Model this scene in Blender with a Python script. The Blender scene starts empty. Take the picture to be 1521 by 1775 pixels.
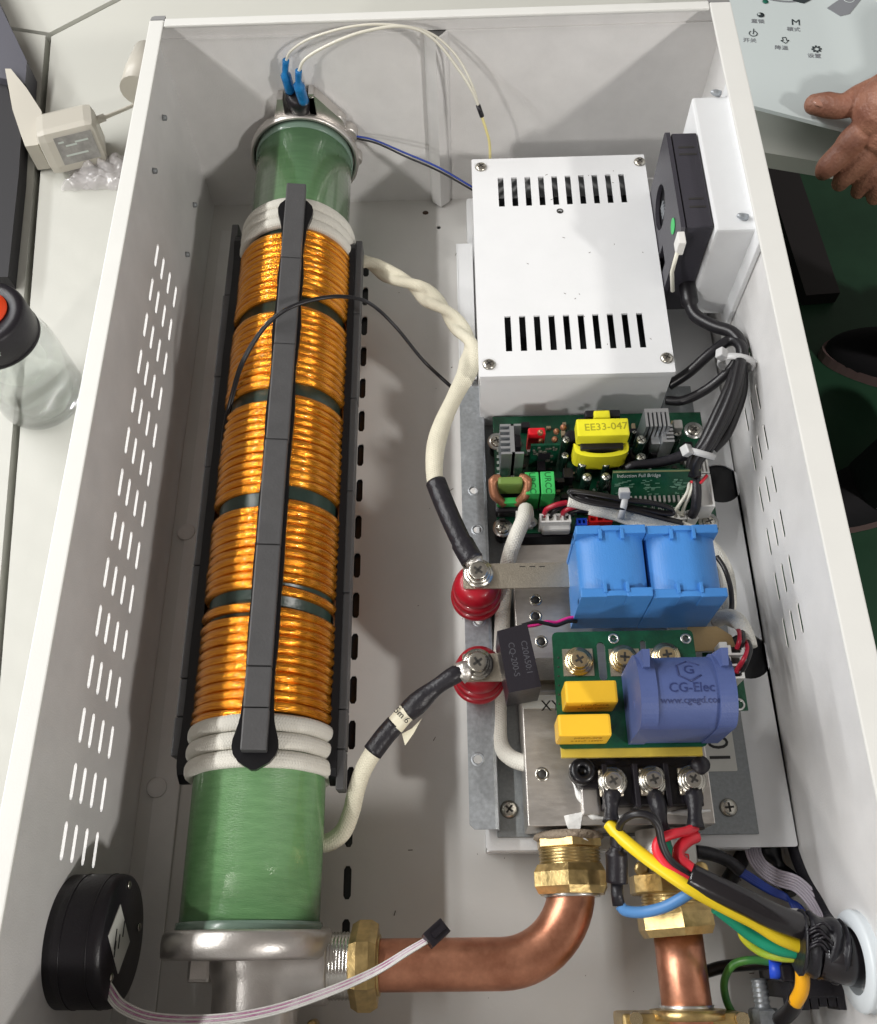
import bpy, bmesh, math, random
from mathutils import Vector, Matrix, Euler, noise
random.seed(7)
PI = math.pi
SC = bpy.context.scene
COL = SC.collection
# ------------------------------------------------------------------ camera
CAMP = Vector((2.16291906, -6.20243467, 6.29257564))
CROT = Euler((0.450463700, 0.0278743756, -0.0102421902), 'XYZ')
FPX = 1594.67813
cd = bpy.data.cameras.new('camera'); cam = bpy.data.objects.new('camera', cd); COL.objects.link(cam)
cam.location = CAMP; cam.rotation_euler = CROT
cd.sensor_fit = 'VERTICAL'; cd.sensor_height = 36; cd.lens = FPX / 1775 * 36; cd.clip_start = .05; cd.clip_end = 200
SC.camera = cam
# ------------------------------------------------------------------ light (indoor: ceiling lamps, no sun)
w = bpy.data.worlds.new('World'); SC.world = w; w.use_nodes = True
wn = w.node_tree.nodes; wl = w.node_tree.links
tc = wn.new('ShaderNodeTexCoord'); sp = wn.new('ShaderNodeSeparateXYZ'); rp = wn.new('ShaderNodeValToRGB')
wl.new(tc.outputs['Generated'], sp.inputs[0]); wl.new(sp.outputs['Z'], rp.inputs[0])
rp.color_ramp.elements[0].position = .0; rp.color_ramp.elements[0].color = (.16, .17, .16, 1)
rp.color_ramp.elements[1].position = .8; rp.color_ramp.elements[1].color = (.68, .615, .56, 1)
wl.new(rp.outputs[0], wn['Background'].inputs[0]); wn['Background'].inputs[1].default_value = .38
def lamp(name, loc, aim, sx, sy, power, col, along=None):
    d = bpy.data.lights.new(name, 'AREA'); d.shape = 'RECTANGLE'; d.size = sx; d.size_y = sy; d.energy = power; d.color = col
    o = bpy.data.objects.new(name, d); COL.objects.link(o); o.location = loc
    o.rotation_euler = (Vector(aim) - Vector(loc)).to_track_quat('-Z', 'Y').to_euler()
    if along:                                       # a batten: long side (y) laid along the given direction
        z = (Vector(loc) - Vector(aim)).normalized(); y = Vector(along); y = (y - z * y.dot(z)).normalized(); x = y.cross(z)
        o.rotation_euler = Matrix((x, y, z)).transposed().to_euler()
lamp('ceiling_lamp', (-12, -25, 17.0), (2, -3, .5), 1.6, 1.6, 2100, (1, .965, .92))
lamp('ceiling_lamp', (-27, 6, 16.5), (2, -2, .5), 1.3, 30, 5200, (.96, .98, 1), (0, 1, 0))
lamp('ceiling_lamp', (19.5, -20, 17.5), (2, -3, .5), 1.8, 1.8, 3700, (1, .965, .92))
lamp('ceiling_lamp', (-12.5, 2.5, 16.5), (2, 2.5, .5), .5, 24.0, 4100, (1, .99, .97), (0, 1, 0))
SC.view_settings.view_transform = 'Standard'; SC.view_settings.look = 'None'; SC.view_settings.exposure = 0; SC.view_settings.gamma = 1
# ------------------------------------------------------------------ photo point -> place at known height / plane
RM = CROT.to_matrix()
def ray(px, py): return RM @ Vector(((px - 760.5) / FPX, -(py - 887.5) / FPX, -1))
def P(px, py, z):
    d = ray(px, py); return CAMP + d * ((z - CAMP.z) / d.z)
def PX(px, py, x):
    d = ray(px, py); return CAMP + d * ((x - CAMP.x) / d.x)
def PY(px, py, y):
    d = ray(px, py); return CAMP + d * ((y - CAMP.y) / d.y)
def rect(x0, y0, x1, y1, z):                       # picture rectangle at height z -> world x0,x1,y0,y1
    ym = (y0 + y1) / 2; xm = (x0 + x1) / 2
    return P(x0, ym, z).x, P(x1, ym, z).x, P(xm, y1, z).y, P(xm, y0, z).y
# ------------------------------------------------------------------ materials
MATS = {}
def mat(name, col, rough=.5, metal=0, bump=0, bscale=30, var=0, vscale=6, col2=None, coat=0, spec=.5, trans=0, ior=1.45, kind=None, alpha=1, stretch=(1, 1, 1), rvar=0):
    if name in MATS: return MATS[name]
    m = bpy.data.materials.new(name); MATS[name] = m; m.use_nodes = True
    n = m.node_tree.nodes; l = m.node_tree.links; b = n['Principled BSDF']
    b.inputs['Base Color'].default_value = (*col, 1); b.inputs['Roughness'].default_value = rough
    b.inputs['Metallic'].default_value = metal; b.inputs['Coat Weight'].default_value = coat; b.inputs['Coat Roughness'].default_value = .05 if name != 'green_fibreglass' else .03
    b.inputs['Specular IOR Level'].default_value = spec; b.inputs['Transmission Weight'].default_value = trans
    b.inputs['IOR'].default_value = ior; b.inputs['Alpha'].default_value = alpha
    t = n.new('ShaderNodeTexCoord'); mp = n.new('ShaderNodeMapping'); l.new(t.outputs['Object'], mp.inputs[0]); mp.inputs['Scale'].default_value = stretch
    if kind == 'braid':
        l.new(t.outputs['UV'], mp.inputs[0])
    if var or col2:
        nz = n.new('ShaderNodeTexNoise'); nz.inputs['Scale'].default_value = vscale; nz.inputs['Detail'].default_value = 5; nz.inputs['Roughness'].default_value = .6
        l.new(mp.outputs[0], nz.inputs['Vector'])
        r = n.new('ShaderNodeValToRGB'); l.new(nz.outputs[0], r.inputs[0])
        c2 = col2 or tuple(max(0, c * (1 - var)) for c in col)
        r.color_ramp.elements[0].position = .35; r.color_ramp.elements[1].position = .66
        r.color_ramp.elements[0].color = (*c2, 1); r.color_ramp.elements[1].color = (*col, 1)
        l.new(r.outputs[0], b.inputs['Base Color'])
        if rvar:
            mr = n.new('ShaderNodeMapRange'); mr.inputs[3].default_value = max(.05, rough - rvar); mr.inputs[4].default_value = rough + rvar
            l.new(nz.outputs[0], mr.inputs[0]); l.new(mr.outputs[0], b.inputs['Roughness'])
    if bump:
        bz = n.new('ShaderNodeTexNoise'); bz.inputs['Scale'].default_value = bscale; bz.inputs['Detail'].default_value = 4
        l.new(mp.outputs[0], bz.inputs['Vector'])
        bn = n.new('ShaderNodeBump'); bn.inputs['Strength'].default_value = min(1, bump); bn.inputs['Distance'].default_value = .02
        l.new(bz.outputs[0], bn.inputs['Height']); l.new(bn.outputs[0], b.inputs['Normal'])
    if kind == 'resin':        # glossy clear coat, only slightly uneven, over the fibre
        cz = n.new('ShaderNodeTexNoise'); cz.inputs['Scale'].default_value = 30; l.new(t.outputs['Object'], cz.inputs['Vector'])
        cb = n.new('ShaderNodeBump'); b.inputs['Coat IOR'].default_value = 1.6; cb.inputs['Strength'].default_value = .05; cb.inputs['Distance'].default_value = .015
        l.new(cz.outputs[0], cb.inputs['Height']); l.new(cb.outputs[0], b.inputs['Coat Normal'])
    if kind == 'litz':         # fine strands running along the wire
        mp.inputs['Scale'].default_value = (5, 150, 1); l.new(t.outputs['UV'], mp.inputs[0])
        bz = n.new('ShaderNodeTexNoise'); bz.inputs['Scale'].default_value = 1; bz.inputs['Detail'].default_value = 3; bz.inputs['Distortion'].default_value = .4
        l.new(mp.outputs[0], bz.inputs['Vector'])
        bn = n.new('ShaderNodeBump'); bn.inputs['Strength'].default_value = .75; bn.inputs['Distance'].default_value = .008
        l.new(bz.outputs[0], bn.inputs['Height']); l.new(bn.outputs[0], b.inputs['Normal'])
    if kind == 'braid':        # woven sleeve: crossing ribs along the tube's own u,v
        wv = []
        for s in (1, -1):
            mp2 = n.new('ShaderNodeMapping'); l.new(t.outputs['UV'], mp2.inputs[0]); mp2.inputs['Rotation'].default_value = (0, 0, s * .5); mp2.inputs['Scale'].default_value = (42, 42, 1)
            x = n.new('ShaderNodeTexWave'); x.inputs['Scale'].default_value = .5; x.wave_type = 'BANDS'; l.new(mp2.outputs[0], x.inputs['Vector']); wv.append(x)
        mx = n.new('ShaderNodeMath'); mx.operation = 'MAXIMUM'; l.new(wv[0].outputs['Fac'], mx.inputs[0]); l.new(wv[1].outputs['Fac'], mx.inputs[1])
        bn = n.new('ShaderNodeBump'); bn.inputs['Strength'].default_value = .5; bn.inputs['Distance'].default_value = .006
        l.new(mx.outputs[0], bn.inputs['Height']); l.new(bn.outputs[0], b.inputs['Normal'])
    return m
WHITE = mat('white_powder_paint', (.73, .72, .71), .33, bump=.12, bscale=90, var=.09, vscale=2.6, rvar=.05)
WHITE2 = mat('white_painted_steel', (.78, .79, .80), .3, bump=.05, bscale=70, var=.03, vscale=3)
RIMW = mat('white_rim_paint', (.72, .72, .69), .35, bump=.04, bscale=80, var=.03, vscale=3)
GREYM = mat('raw_fold_metal', (.3, .3, .3), .5, .3, bump=.1)
GALV = mat('galvanised_steel', (.46, .49, .52), .45, .65, bump=.08, bscale=120, var=.22, vscale=38, rvar=.08)
GALV2 = mat('dull_galvanised_steel', (.30, .32, .33), .55, .4, bump=.08, bscale=120, var=.18, vscale=45, rvar=.08)
ALU = mat('machined_aluminium', (.63, .60, .56), .34, .85, bump=.12, bscale=90, var=.14, vscale=9, rvar=.1, stretch=(1, 4, 1))
ALU2 = mat('extruded_aluminium', (.6, .62, .64), .35, .9, bump=.05, bscale=60)
STEEL = mat('cast_stainless', (.66, .63, .60), .36, .9, bump=.10, bscale=110, var=.1, vscale=10)
SCREW = mat('zinc_screw', (.47, .45, .40), .27, .95, bump=.05, bscale=50)
BSCREW = mat('brass_plated_screw', (.60, .49, .30), .25, .95, bump=.05, bscale=50)
RECESS = mat('screw_recess', (.03, .028, .025), .6)
BRASS = mat('worn_brass', (.66, .48, .21), .33, .92, bump=.14, bscale=22, var=.32, vscale=13, rvar=.12)
COPPER = mat('tarnished_copper', (.68, .32, .20), .36, .9, bump=.1, bscale=14, col2=(.47, .20, .12), vscale=7, rvar=.1)
NICKEL = mat('nickel_busbar', (.52, .47, .38), .33, .9, bump=.25, bscale=150, var=.12, vscale=60)
BROWNBAR = mat('tarnished_busbar', (.42, .30, .15), .45, .6, bump=.1)
GREENT = mat('green_fibreglass', (.150, .32, .135), .3, bump=.2, bscale=30, col2=(.115, .262, .105), vscale=5, coat=1, stretch=(1.2, 7, 1.2), kind='resin')
GREYRING = mat('grey_green_resin', (.16, .24, .19), .25, coat=.3, bump=.1)
TAPE = mat('dark_green_tape', (.028, .052, .042), .3, bump=.1)
GOLD = mat('orange_enamel_wire', (.95, .40, .025), .2, .8, kind='litz', col2=(.52, .155, .006), vscale=1, coat=.3)
SLEEVE = mat('white_glass_sleeve', (.74, .72, .65), .6, kind='braid', var=.06, vscale=8)
CREAM = mat('cream_braided_sleeve', (.72, .68, .54), .62, kind='braid', var=.1, vscale=8)
FERR = mat('grey_ferrite', (.085, .085, .088), .42, bump=.12, bscale=60, var=.12, vscale=7)
RUBBER = mat('black_rubber', (.006, .006, .008), .32, bump=.05)
BLACKP = mat('black_plastic', (.012, .010, .014), .38, bump=.1, bscale=80)
SHRINK = mat('black_heat_shrink', (.014, .013, .017), .4, bump=.5, bscale=18)
BWIRE = mat('black_wire', (.012, .011, .013), .33)
MODP = mat('dark_module_plastic', (.040, .038, .048), .4, bump=.12, bscale=90)
PCB = mat('green_solder_mask', (.005, .082, .037), .28, bump=.2, bscale=40, col2=(.003, .052, .025), vscale=10, coat=.2)
PCBD = mat('dark_green_board', (.004, .055, .028), .3, bump=.2, bscale=50, var=.4, vscale=16)
SILK = mat('white_silkscreen', (.55, .6, .56), .5)
SOLDER = mat('solder', (.62, .62, .60), .3, .9)
BLUEC = mat('blue_capacitor_resin', (.055, .22, .56), .42, bump=.14, bscale=120, var=.06)
INDIGO = mat('indigo_capacitor_resin', (.068, .098, .245), .44, bump=.14, bscale=120, var=.1)
EMB = mat('embossed_dark_indigo', (.022, .034, .12), .45)
YELC = mat('yellow_film_capacitor', (.85, .50, .03), .35, var=.05, bump=.05)
YTAPE = mat('yellow_transformer_tape', (.80, .74, .03), .28, var=.1, bump=.1, bscale=20)
YEDGE = mat('amber_laminate', (.56, .42, .06), .3, var=.2)
GRNC = mat('green_film_capacitor', (.05, .46, .11), .35, var=.08)
REDP = mat('red_insulator_resin', (.36, .006, .018), .34, var=.12, bump=.06, coat=.2)
REDW = mat('red_silicone_wire', (.75, .03, .05), .38, var=.1)
DREDW = mat('dark_red_wire', (.36, .012, .03), .35)
PINKW = mat('pink_wire', (.72, .03, .25), .35)
BLUEW = mat('blue_silicone_wire', (.10, .27, .58), .38)
NAVYW = mat('navy_wire', (.02, .05, .30), .35)
YELW = mat('yellow_silicone_wire', (.85, .62, .02), .35)
ORNG = mat('orange_yellow_wire', (.90, .42, .01), .35)
GRNW = mat('green_silicone_wire', (.01, .30, .17), .38)
NYLON = mat('white_nylon', (.72, .71, .68), .4, var=.06)
TIE = mat('translucent_tie_nylon', (.52, .52, .52), .35)
GLAND = mat('white_cable_gland', (.72, .77, .80), .3)
CLEARW = mat('clear_sheathed_wire', (.66, .64, .55), .3)
PALEY = mat('pale_yellow_wire', (.72, .64, .30), .35)
BLUET = mat('blue_terminal_sleeve', (.01, .20, .50), .25, bump=.5, bscale=20, col2=(.005, .12, .33), vscale=12, coat=.3)
PAPER = mat('paper_label', (.62, .62, .58), .55, var=.07, vscale=9)
INK = mat('black_ink', (.02, .02, .02), .5)
PASTE = mat('white_thermal_paste', (.8, .8, .78), .5, bump=.4)
HEMP = mat('hemp_thread_seal', (.30, .24, .18), .8, bump=.8, bscale=60)
COPW = mat('copper_winding', (.34, .15, .08), .35, .5, bump=.3, bscale=60)
CORE = mat('green_ferrite_core', (.14, .22, .05), .4)
CANT = mat('capacitor_can_top', (.68, .68, .60), .28, .8)
CANB = mat('capacitor_sleeve', (.006, .022, .014), .25, coat=.3)
TABLE = mat('worktable_laminate', (.57, .57, .52), .42, bump=.03, var=.04, vscale=.8)
SEAM = mat('dark_seam', (.05, .05, .04), .6)
FLOORG = mat('green_painted_floor', (.032, .105, .055), .5, bump=.08, bscale=3, col2=(.022, .075, .04), vscale=.5)
GLASSP = mat('pale_glass_panel', (.56, .62, .62), .18, coat=.2)
PGREY = mat('panel_grey_print', (.22, .23, .25), .3)
PDARK = mat('panel_dark_print', (.03, .04, .045), .3)
SKIN = mat('skin', (.33, .155, .10), .48, bump=.5, bscale=36, col2=(.21, .085, .055), vscale=4.5)
NAIL = mat('nail', (.40, .20, .145), .3, coat=.3)
TROUS = mat('dark_trousers', (.012, .011, .014), .8, bump=.3, bscale=8)
SOLE = mat('shoe_sole', (.20, .13, .125), .6)
CHARG = mat('white_charger_plastic', (.55, .52, .45), .35)
GREYD = mat('dark_grey_device', (.09, .09, .11), .45, bump=.05)
BAG = mat('clear_bag_film', (.75, .72, .72), .16, alpha=.42, spec=1, coat=.6, bump=.5, bscale=9)
GLASS = mat('clear_glass', (.88, .93, .90), .02, trans=1, ior=1.42, alpha=.5, coat=1, bump=.22, bscale=4)
LIDR = mat('orange_lid_print', (.75, .06, .01), .4)
GDOT = mat('green_sticker', (.02, .45, .10), .4)
# ------------------------------------------------------------------ mesh builder
def frame(d, up=Vector((0, 0, 1))):
    d = d.normalized()
    if abs(d.dot(up)) > .97: up = Vector((0, 1, 0))
    s = d.cross(up).normalized(); u = s.cross(d); return s, u
def smooth_path(pts, n=8):
    pts = [Vector(p) for p in pts]
    if len(pts) < 3: return pts
    q = [pts[0] * 2 - pts[1]] + pts + [pts[-1] * 2 - pts[-2]]; out = []
    for i in range(1, len(q) - 2):
        a, b, c, d = q[i - 1:i + 3]
        for k in range(n):
            t = k / n
            out.append(.5 * ((2 * b) + (c - a) * t + (2 * a - 5 * b + 4 * c - d) * t * t + (3 * b - a - 3 * c + d) * t ** 3))
    out.append(pts[-1]); return out
class MB:
    def __init__(s): s.v = []; s.f = []; s.uv = {}; s.flat = set()
    def quad(s, *p):
        i = len(s.v); s.v += [Vector(q) for q in p]; s.f.append(list(range(i, i + len(p)))); s.flat.add(len(s.f) - 1); return s
    def box(s, x0, x1, y0, y1, z0, z1, M=None, bev=0):
        bm = bmesh.new(); bmesh.ops.create_cube(bm, size=1)
        for v in bm.verts: v.co = Vector(((x0 + x1) / 2 + v.co.x * (x1 - x0), (y0 + y1) / 2 + v.co.y * (y1 - y0), (z0 + z1) / 2 + v.co.z * (z1 - z0)))
        if bev: bmesh.ops.bevel(bm, geom=bm.edges[:], offset=bev, segments=2, profile=.6, affect='EDGES')
        if M is not None: bm.transform(M)
        s.addbm(bm); return s
    def addbm(s, bm, flat=True):
        bm.verts.index_update(); i = len(s.v); s.v += [v.co.copy() for v in bm.verts]
        for f in bm.faces:
            s.f.append([i + v.index for v in f.verts])
            if flat: s.flat.add(len(s.f) - 1)
        bm.free()
    def tube(s, pts, r, seg=10, cap=True, sx=1, prof=None, up=None):
        """sweep of a circle; r a number or a function of t in 0..1; sx flattens sideways"""
        pts = [Vector(p) for p in pts]; n = len(pts); base = len(s.v); L = 0
        T = [(pts[min(i + 1, n - 1)] - pts[max(i - 1, 0)]).normalized() for i in range(n)]
        sd, u = frame(T[0], up or Vector((0, 0, 1)))
        for i in range(n):
            if i:
                L += (pts[i] - pts[i - 1]).length
                u = (u - T[i] * u.dot(T[i])).normalized(); sd = T[i].cross(u)
            rr = r(i / max(1, n - 1)) if callable(r) else r
            for k in range(seg):
                a = 2 * PI * k / seg; q = prof(a, L) if prof else 1
                s.v.append(pts[i] + (sd * math.cos(a) * sx + u * math.sin(a)) * rr * q)
            if i:
                for k in range(seg):
                    a, b = base + (i - 1) * seg + k, base + (i - 1) * seg + (k + 1) % seg
                    s.f.append([a, b, b + seg, a + seg])
                    L0 = L - (pts[i] - pts[i - 1]).length
                    R0 = rr * 2 * PI
                    s.uv[len(s.f) - 1] = [(L0, R0 * k / seg), (L0, R0 * (k + 1) / seg), (L, R0 * (k + 1) / seg), (L, R0 * k / seg)]
        if cap:
            s.f.append([base + k for k in range(seg)]); s.flat.add(len(s.f) - 1)
            s.f.append([base + (n - 1) * seg + k for k in range(seg)][::-1]); s.flat.add(len(s.f) - 1)
        return s
    def lathe(s, prof, o, d=(0, 0, 1), seg=24, flat=False, rot=0, cap=True):
        """prof list of (radius, height along d)"""
        o = Vector(o); d = Vector(d).normalized(); sd, u = frame(d); base = len(s.v)
        for r, h in prof:
            for k in range(seg):
                a = 2 * PI * (k + rot) / seg; s.v.append(o + d * h + (sd * math.cos(a) + u * math.sin(a)) * r)
        for i in range(len(prof) - 1):
            for k in range(seg):
                a, b = base + i * seg + k, base + i * seg + (k + 1) % seg; s.f.append([a, b, b + seg, a + seg])
                if flat: s.flat.add(len(s.f) - 1)
        if prof[0] == prof[-1]: cap = False
        for e in (0, len(prof) - 1):
            if cap and prof[e][0] > 1e-5:
                s.f.append([base + e * seg + k for k in range(seg)]); s.flat.add(len(s.f) - 1)
        return s
    def cyl(s, a, b, r, seg=20, r2=None, flat=False, rot=0):
        a = Vector(a); b = Vector(b); return s.lathe([(r, 0), (r if r2 is None else r2, (b - a).length)], a, b - a, seg, flat, rot)
    def prism(s, poly, f0, f1):
        """poly list of 2D; f0,f1 map (u,v)->point for the two ends"""
        n = len(poly); i = len(s.v); s.v += [Vector(f0(*p)) for p in poly] + [Vector(f1(*p)) for p in poly]
        s.f.append([i + k for k in range(n)]); s.f.append([i + n + k for k in range(n)][::-1]); s.flat.add(len(s.f) - 1); s.flat.add(len(s.f) - 2)
        for k in range(n): s.f.append([i + k, i + (k + 1) % n, i + n + (k + 1) % n, i + n + k]); s.flat.add(len(s.f) - 1)
        return s
    def plate(s, outline, holes, th, fn, res=1):
        """sheet with real cut-outs; fn maps (u,v,w) -> world"""
        cu = bpy.data.curves.new('outline', 'CURVE'); cu.dimensions = '2D'; cu.fill_mode = 'BOTH'; cu.extrude = th / 2
        for pl in [outline] + holes:
            spn = cu.splines.new('POLY'); spn.points.add(len(pl) - 1); spn.use_cyclic_u = True
            for k, (a, b) in enumerate(pl): spn.points[k].co = (a, b, 0, 1)
        ob = bpy.data.objects.new('outline', cu); me = bpy.data.meshes.new_from_object(ob)
        i = len(s.v); s.v += [Vector(fn(*v.co)) for v in me.vertices]
        for p in me.polygons: s.f.append([i + k for k in p.vertices]); s.flat.add(len(s.f) - 1)
        bpy.data.objects.remove(ob); bpy.data.curves.remove(cu); bpy.data.meshes.remove(me); return s
    def sphere(s, c, r, sc=(1, 1, 1), seg=14, M=None):
        bm = bmesh.new(); bmesh.ops.create_uvsphere(bm, u_segments=seg, v_segments=max(6, seg // 2), radius=r)
        for v in bm.verts:
            v.co = Vector((v.co.x * sc[0], v.co.y * sc[1], v.co.z * sc[2]))
            if M is not None: v.co = M @ v.co
            v.co += Vector(c)
        s.addbm(bm, False); return s
    def build(s, name, m, parent=None, root=None, label=None, sm=True):
        me = bpy.data.meshes.new(name)
        off = Vector((0, 0, 0)); q = parent
        while q is not None: off = off + Vector(q.location); q = q.parent
        me.from_pydata([v - off for v in s.v], [], s.f)
        if s.uv:
            ul = me.uv_layers.new(name='UVMap')
            for fi, c in s.uv.items():
                for k, li in enumerate(me.polygons[fi].loop_indices): ul.data[li].uv = c[k]
        bm = bmesh.new(); bm.from_mesh(me); bmesh.ops.recalc_face_normals(bm, faces=bm.faces[:]); bm.to_mesh(me); bm.free()
        if sm:
            fl = [i not in s.flat for i in range(len(me.polygons))]; me.polygons.foreach_set('use_smooth', fl)
        me.materials.append(m)
        o = bpy.data.objects.new(name, me); COL.objects.link(o); o.parent = parent
        if label: o['label'] = label
        return o
def thing(name, label, cat, loc=(0, 0, 0), group=None):
    o = bpy.data.objects.new(name, None); COL.objects.link(o); o.location = loc; o.empty_display_size = .1
    o['label'] = label; o['category'] = cat
    if group: o['group'] = group
    return o
def tag(o, label, cat, group=None):
    o['label'] = label; o['category'] = cat
    if group: o['group'] = group
    return o
def struct(o): o['kind'] = 'structure'; return o
def wire(name, label, pts, r, m, cat='wire', group=None, seg=8, n=8, **k):
    """one loose wire: a top-level mesh swept through (px, py, height) points"""
    q = smooth_path([P(*p) for p in pts], n)
    return tag(MB().tube(q, r, seg, **k).build(name, m), label, cat, group)
def text(s, size, loc, m, parent, name='lettering', rx=(1, 0, 0), uy=(0, 1, 0), ext=.0015, align='CENTER', sp=1, shear=0):
    cu = bpy.data.curves.new('lettering', 'FONT'); cu.body = s; cu.size = size; cu.extrude = ext; cu.align_x = align; cu.align_y = 'CENTER'; cu.space_character = sp; cu.shear = shear; cu.resolution_u = 3
    ob = bpy.data.objects.new('lettering', cu); COL.objects.link(ob); bpy.context.view_layer.update()
    me = bpy.data.meshes.new_from_object(ob.evaluated_get(bpy.context.evaluated_depsgraph_get()))
    bpy.data.objects.remove(ob); bpy.data.curves.remove(cu)
    rx = Vector(rx).normalized(); uy = Vector(uy); uy = (uy - rx * uy.dot(rx)).normalized(); nz = rx.cross(uy)
    M = Matrix((rx, uy, nz)).transposed().to_4x4(); M.translation = Vector(loc)
    off = Vector((0, 0, 0)); q = parent
    while q is not None: off = off + Vector(q.location); q = q.parent
    me.transform(Matrix.Translation(-off) @ M); me.materials.clear(); me.materials.append(m)
    o = bpy.data.objects.new(name, me); COL.objects.link(o); o.parent = parent; return o
# one screw design, its mesh shared: head part with a cross recess sub-part
_screw = {}
def screw(parent, p, r=.045, m=SCREW, d=(0, 0, 1), rot=None, washer=False, name='screw', deep=True):
    key = (m.name, washer, tuple(d))
    rot = random.random() * PI if rot is None else rot
    if key not in _screw:
        a = MB(); R = 1.0; D = Vector(d)
        if washer:
            a.lathe([(1.55, 0), (1.55, .18), (.9, .18)], (0, 0, 0), d, 24)
            a.lathe([(1.22, .18), (1.22, .42), (.9, .45)], (0, 0, 0), d, 24)
            a.lathe([(1.0, .42), (1.0, .95), (.86, 1.05), (.5, 1.02), (0, .98)], (0, 0, 0), d, 20)
            top = 1.03
        else:
            a.lathe([(R, 0), (R * .97, .16), (R * .85, .32), (R * .6, .43), (.3, .48), (0, .5)], (0, 0, 0), d, 22); top = .47
        c = MB(); s_, u_ = frame(D); M = Matrix((s_, u_, D)).transposed().to_4x4()
        for k in (0, 1): c.box(-.5, .5, -.11, .11, top - .12, top + .035, Matrix.Translation((0, 0, 0)) @ M @ Matrix.Rotation(k * PI / 2, 4, 'Z'))
        A = a.build(name, m); B = c.build('cross_recess', RECESS); _screw[key] = (A.data, B.data)
        bpy.data.objects.remove(A); bpy.data.objects.remove(B)
    ma, mb = _screw[key]
    off = Vector((0, 0, 0)); q = parent
    while q is not None: off = off + Vector(q.location); q = q.parent
    o = bpy.data.objects.new(name, ma); COL.objects.link(o); o.parent = parent; o.location = Vector(p) - off; o.scale = (r, r, r)
    o.rotation_mode = 'QUATERNION'; from mathutils import Quaternion; o.rotation_quaternion = Quaternion(Vector(d), rot)
    if deep:
        b = bpy.data.objects.new('cross_recess', mb); COL.objects.link(b); b.parent = o
    return o
def capsule(cx, cy, w, l, n=4):
    r = w / 2; h = l / 2 - r; o = []
    for k in range(n + 1): a = PI * k / n; o.append((cx + r * math.cos(a), cy + h + r * math.sin(a)))
    for k in range(n + 1): a = PI + PI * k / n; o.append((cx + r * math.cos(a), cy - h + r * math.sin(a)))
    return o
def circ(cx, cy, r, n=20): return [(cx + r * math.cos(2 * PI * k / n), cy + r * math.sin(2 * PI * k / n)) for k in range(n)]
def rr(x0, x1, y0, y1, r=.02, n=3):
    o = []
    for cx, cy, a0 in ((x1 - r, y1 - r, 0), (x0 + r, y1 - r, 90), (x0 + r, y0 + r, 180), (x1 - r, y0 + r, 270)):
        for k in range(n + 1): a = math.radians(a0 + 90 * k / n); o.append((cx + r * math.cos(a), cy + r * math.sin(a)))
    return o
#================================================================== SETTING
FY = -6.80
m = MB(); m.quad((-40, -40, -7.5), (40, -40, -7.5), (40, 40, -7.5), (-40, 40, -7.5)); struct(m.build('floor', FLOORG))
W = 4.2; H = 1.83
tb = thing('worktable', 'pale laminate worktable with dark seams, under the open white case', 'table', (0, 0, -.2))
a = P(20, 50, -.05); b = P(85, 60, -.05); c = P(210, -5, -.05); d = P(0, 1100, -.05); e = P(54, 400, -.05)
g = .032
def panel(poly, nm='panel'):
    return MB().prism(poly, lambda u, v: (u, v, -.05), lambda u, v: (u, v, -.22)).build(nm, TABLE, tb, sm=False)
dd = (d - b).normalized(); far = b + dd * 9
dc = (c - b).normalized() * 14; da = (a - b).normalized() * 8
E1 = P(1312, 262, -.05); E2 = P(1420, 280, -.05); ed = (E2 - E1).normalized() * 6
L = P(1318, 268, -.05)
panel([(b.x + g, b.y - g), (far.x + g, far.y), (4.05, far.y), (4.05, E1.y + .35), (E1.x, E1.y), (E1.x + ed.x, E1.y + ed.y), (E1.x + ed.x, b.y + dc.y), (b.x + dc.x + g, b.y + dc.y - g)])
panel([(b.x - g, b.y - g * .4), (far.x - g, far.y), (-9, far.y), (-9, b.y + da.y * .98), (b.x + da.x, b.y + da.y - g)])
panel([(b.x, b.y + g), (b.x + da.x, b.y + da.y + g), (-10, 14), (b.x + dc.x - g, b.y + dc.y + g)])
MB().box(-9.4, 4.0, -15, 16, -.3, -.23).build('frame_board', SEAM, tb)
MB().box(3.9, 10, .9, 16, -.3, -.232).build('frame_board', SEAM, tb)
bar = MB(); q0 = P(1318, 262, -7.2); q1 = P(1398, 512, -7.2); q2 = P(1342, 262, -7.2)
v = (q1 - q0).normalized(); sd = Vector((-v.y, v.x, 0)) * .62
bar.prism([(0, 0), (1, 0), (1, 1), (0, 1)], lambda s_, t_: q0 + v * (s_ * (q1 - q0).length - .0) + sd * t_, lambda s_, t_: q0 + v * (s_ * (q1 - q0).length) + sd * t_ - Vector((0, 0, .28)))
tag(bar.build('floor_bar', mat('dark_floor_bar', (.035, .031, .033), .5)), 'dark grey square bar lying on the green floor beside the case', 'bar')
#================================================================== CASE
case = thing('heater_case', 'open white sheet steel heater case with slotted side walls', 'case', (0, 0, 0))
TH = .016
def slot_side(x, zs, ys, ln, wd):
    return [capsule(z, y - ln / 2, wd, ln, 3) for z in zs for y in ys]
def sidewall(name, x, s, zs, ys, ln=.205, wd=.042, TH=TH):
    holes = [[(b_, a_) for a_, b_ in capsule(z, y - ln / 2, wd, ln, 3)] for z in zs for y in ys]
    out = [(FY, -.03), (.03, -.03), (.03, H), (FY, H)]
    return MB().plate(out, holes, TH, lambda u, v, w: (x + s * (TH / 2) + w, u, v)).build(name, WHITE, case, sm=False)
sidewall('side_wall', 0, -1, (1.105, .96, .80, .635), [-1.45 - .3125 * k for k in range(14)])
sidewall('side_wall', W, 1, (1.0, .86, .715), [-2.42 - .3125 * k for k in range(7)], ln=.2, wd=.036, TH=.006)
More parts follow.
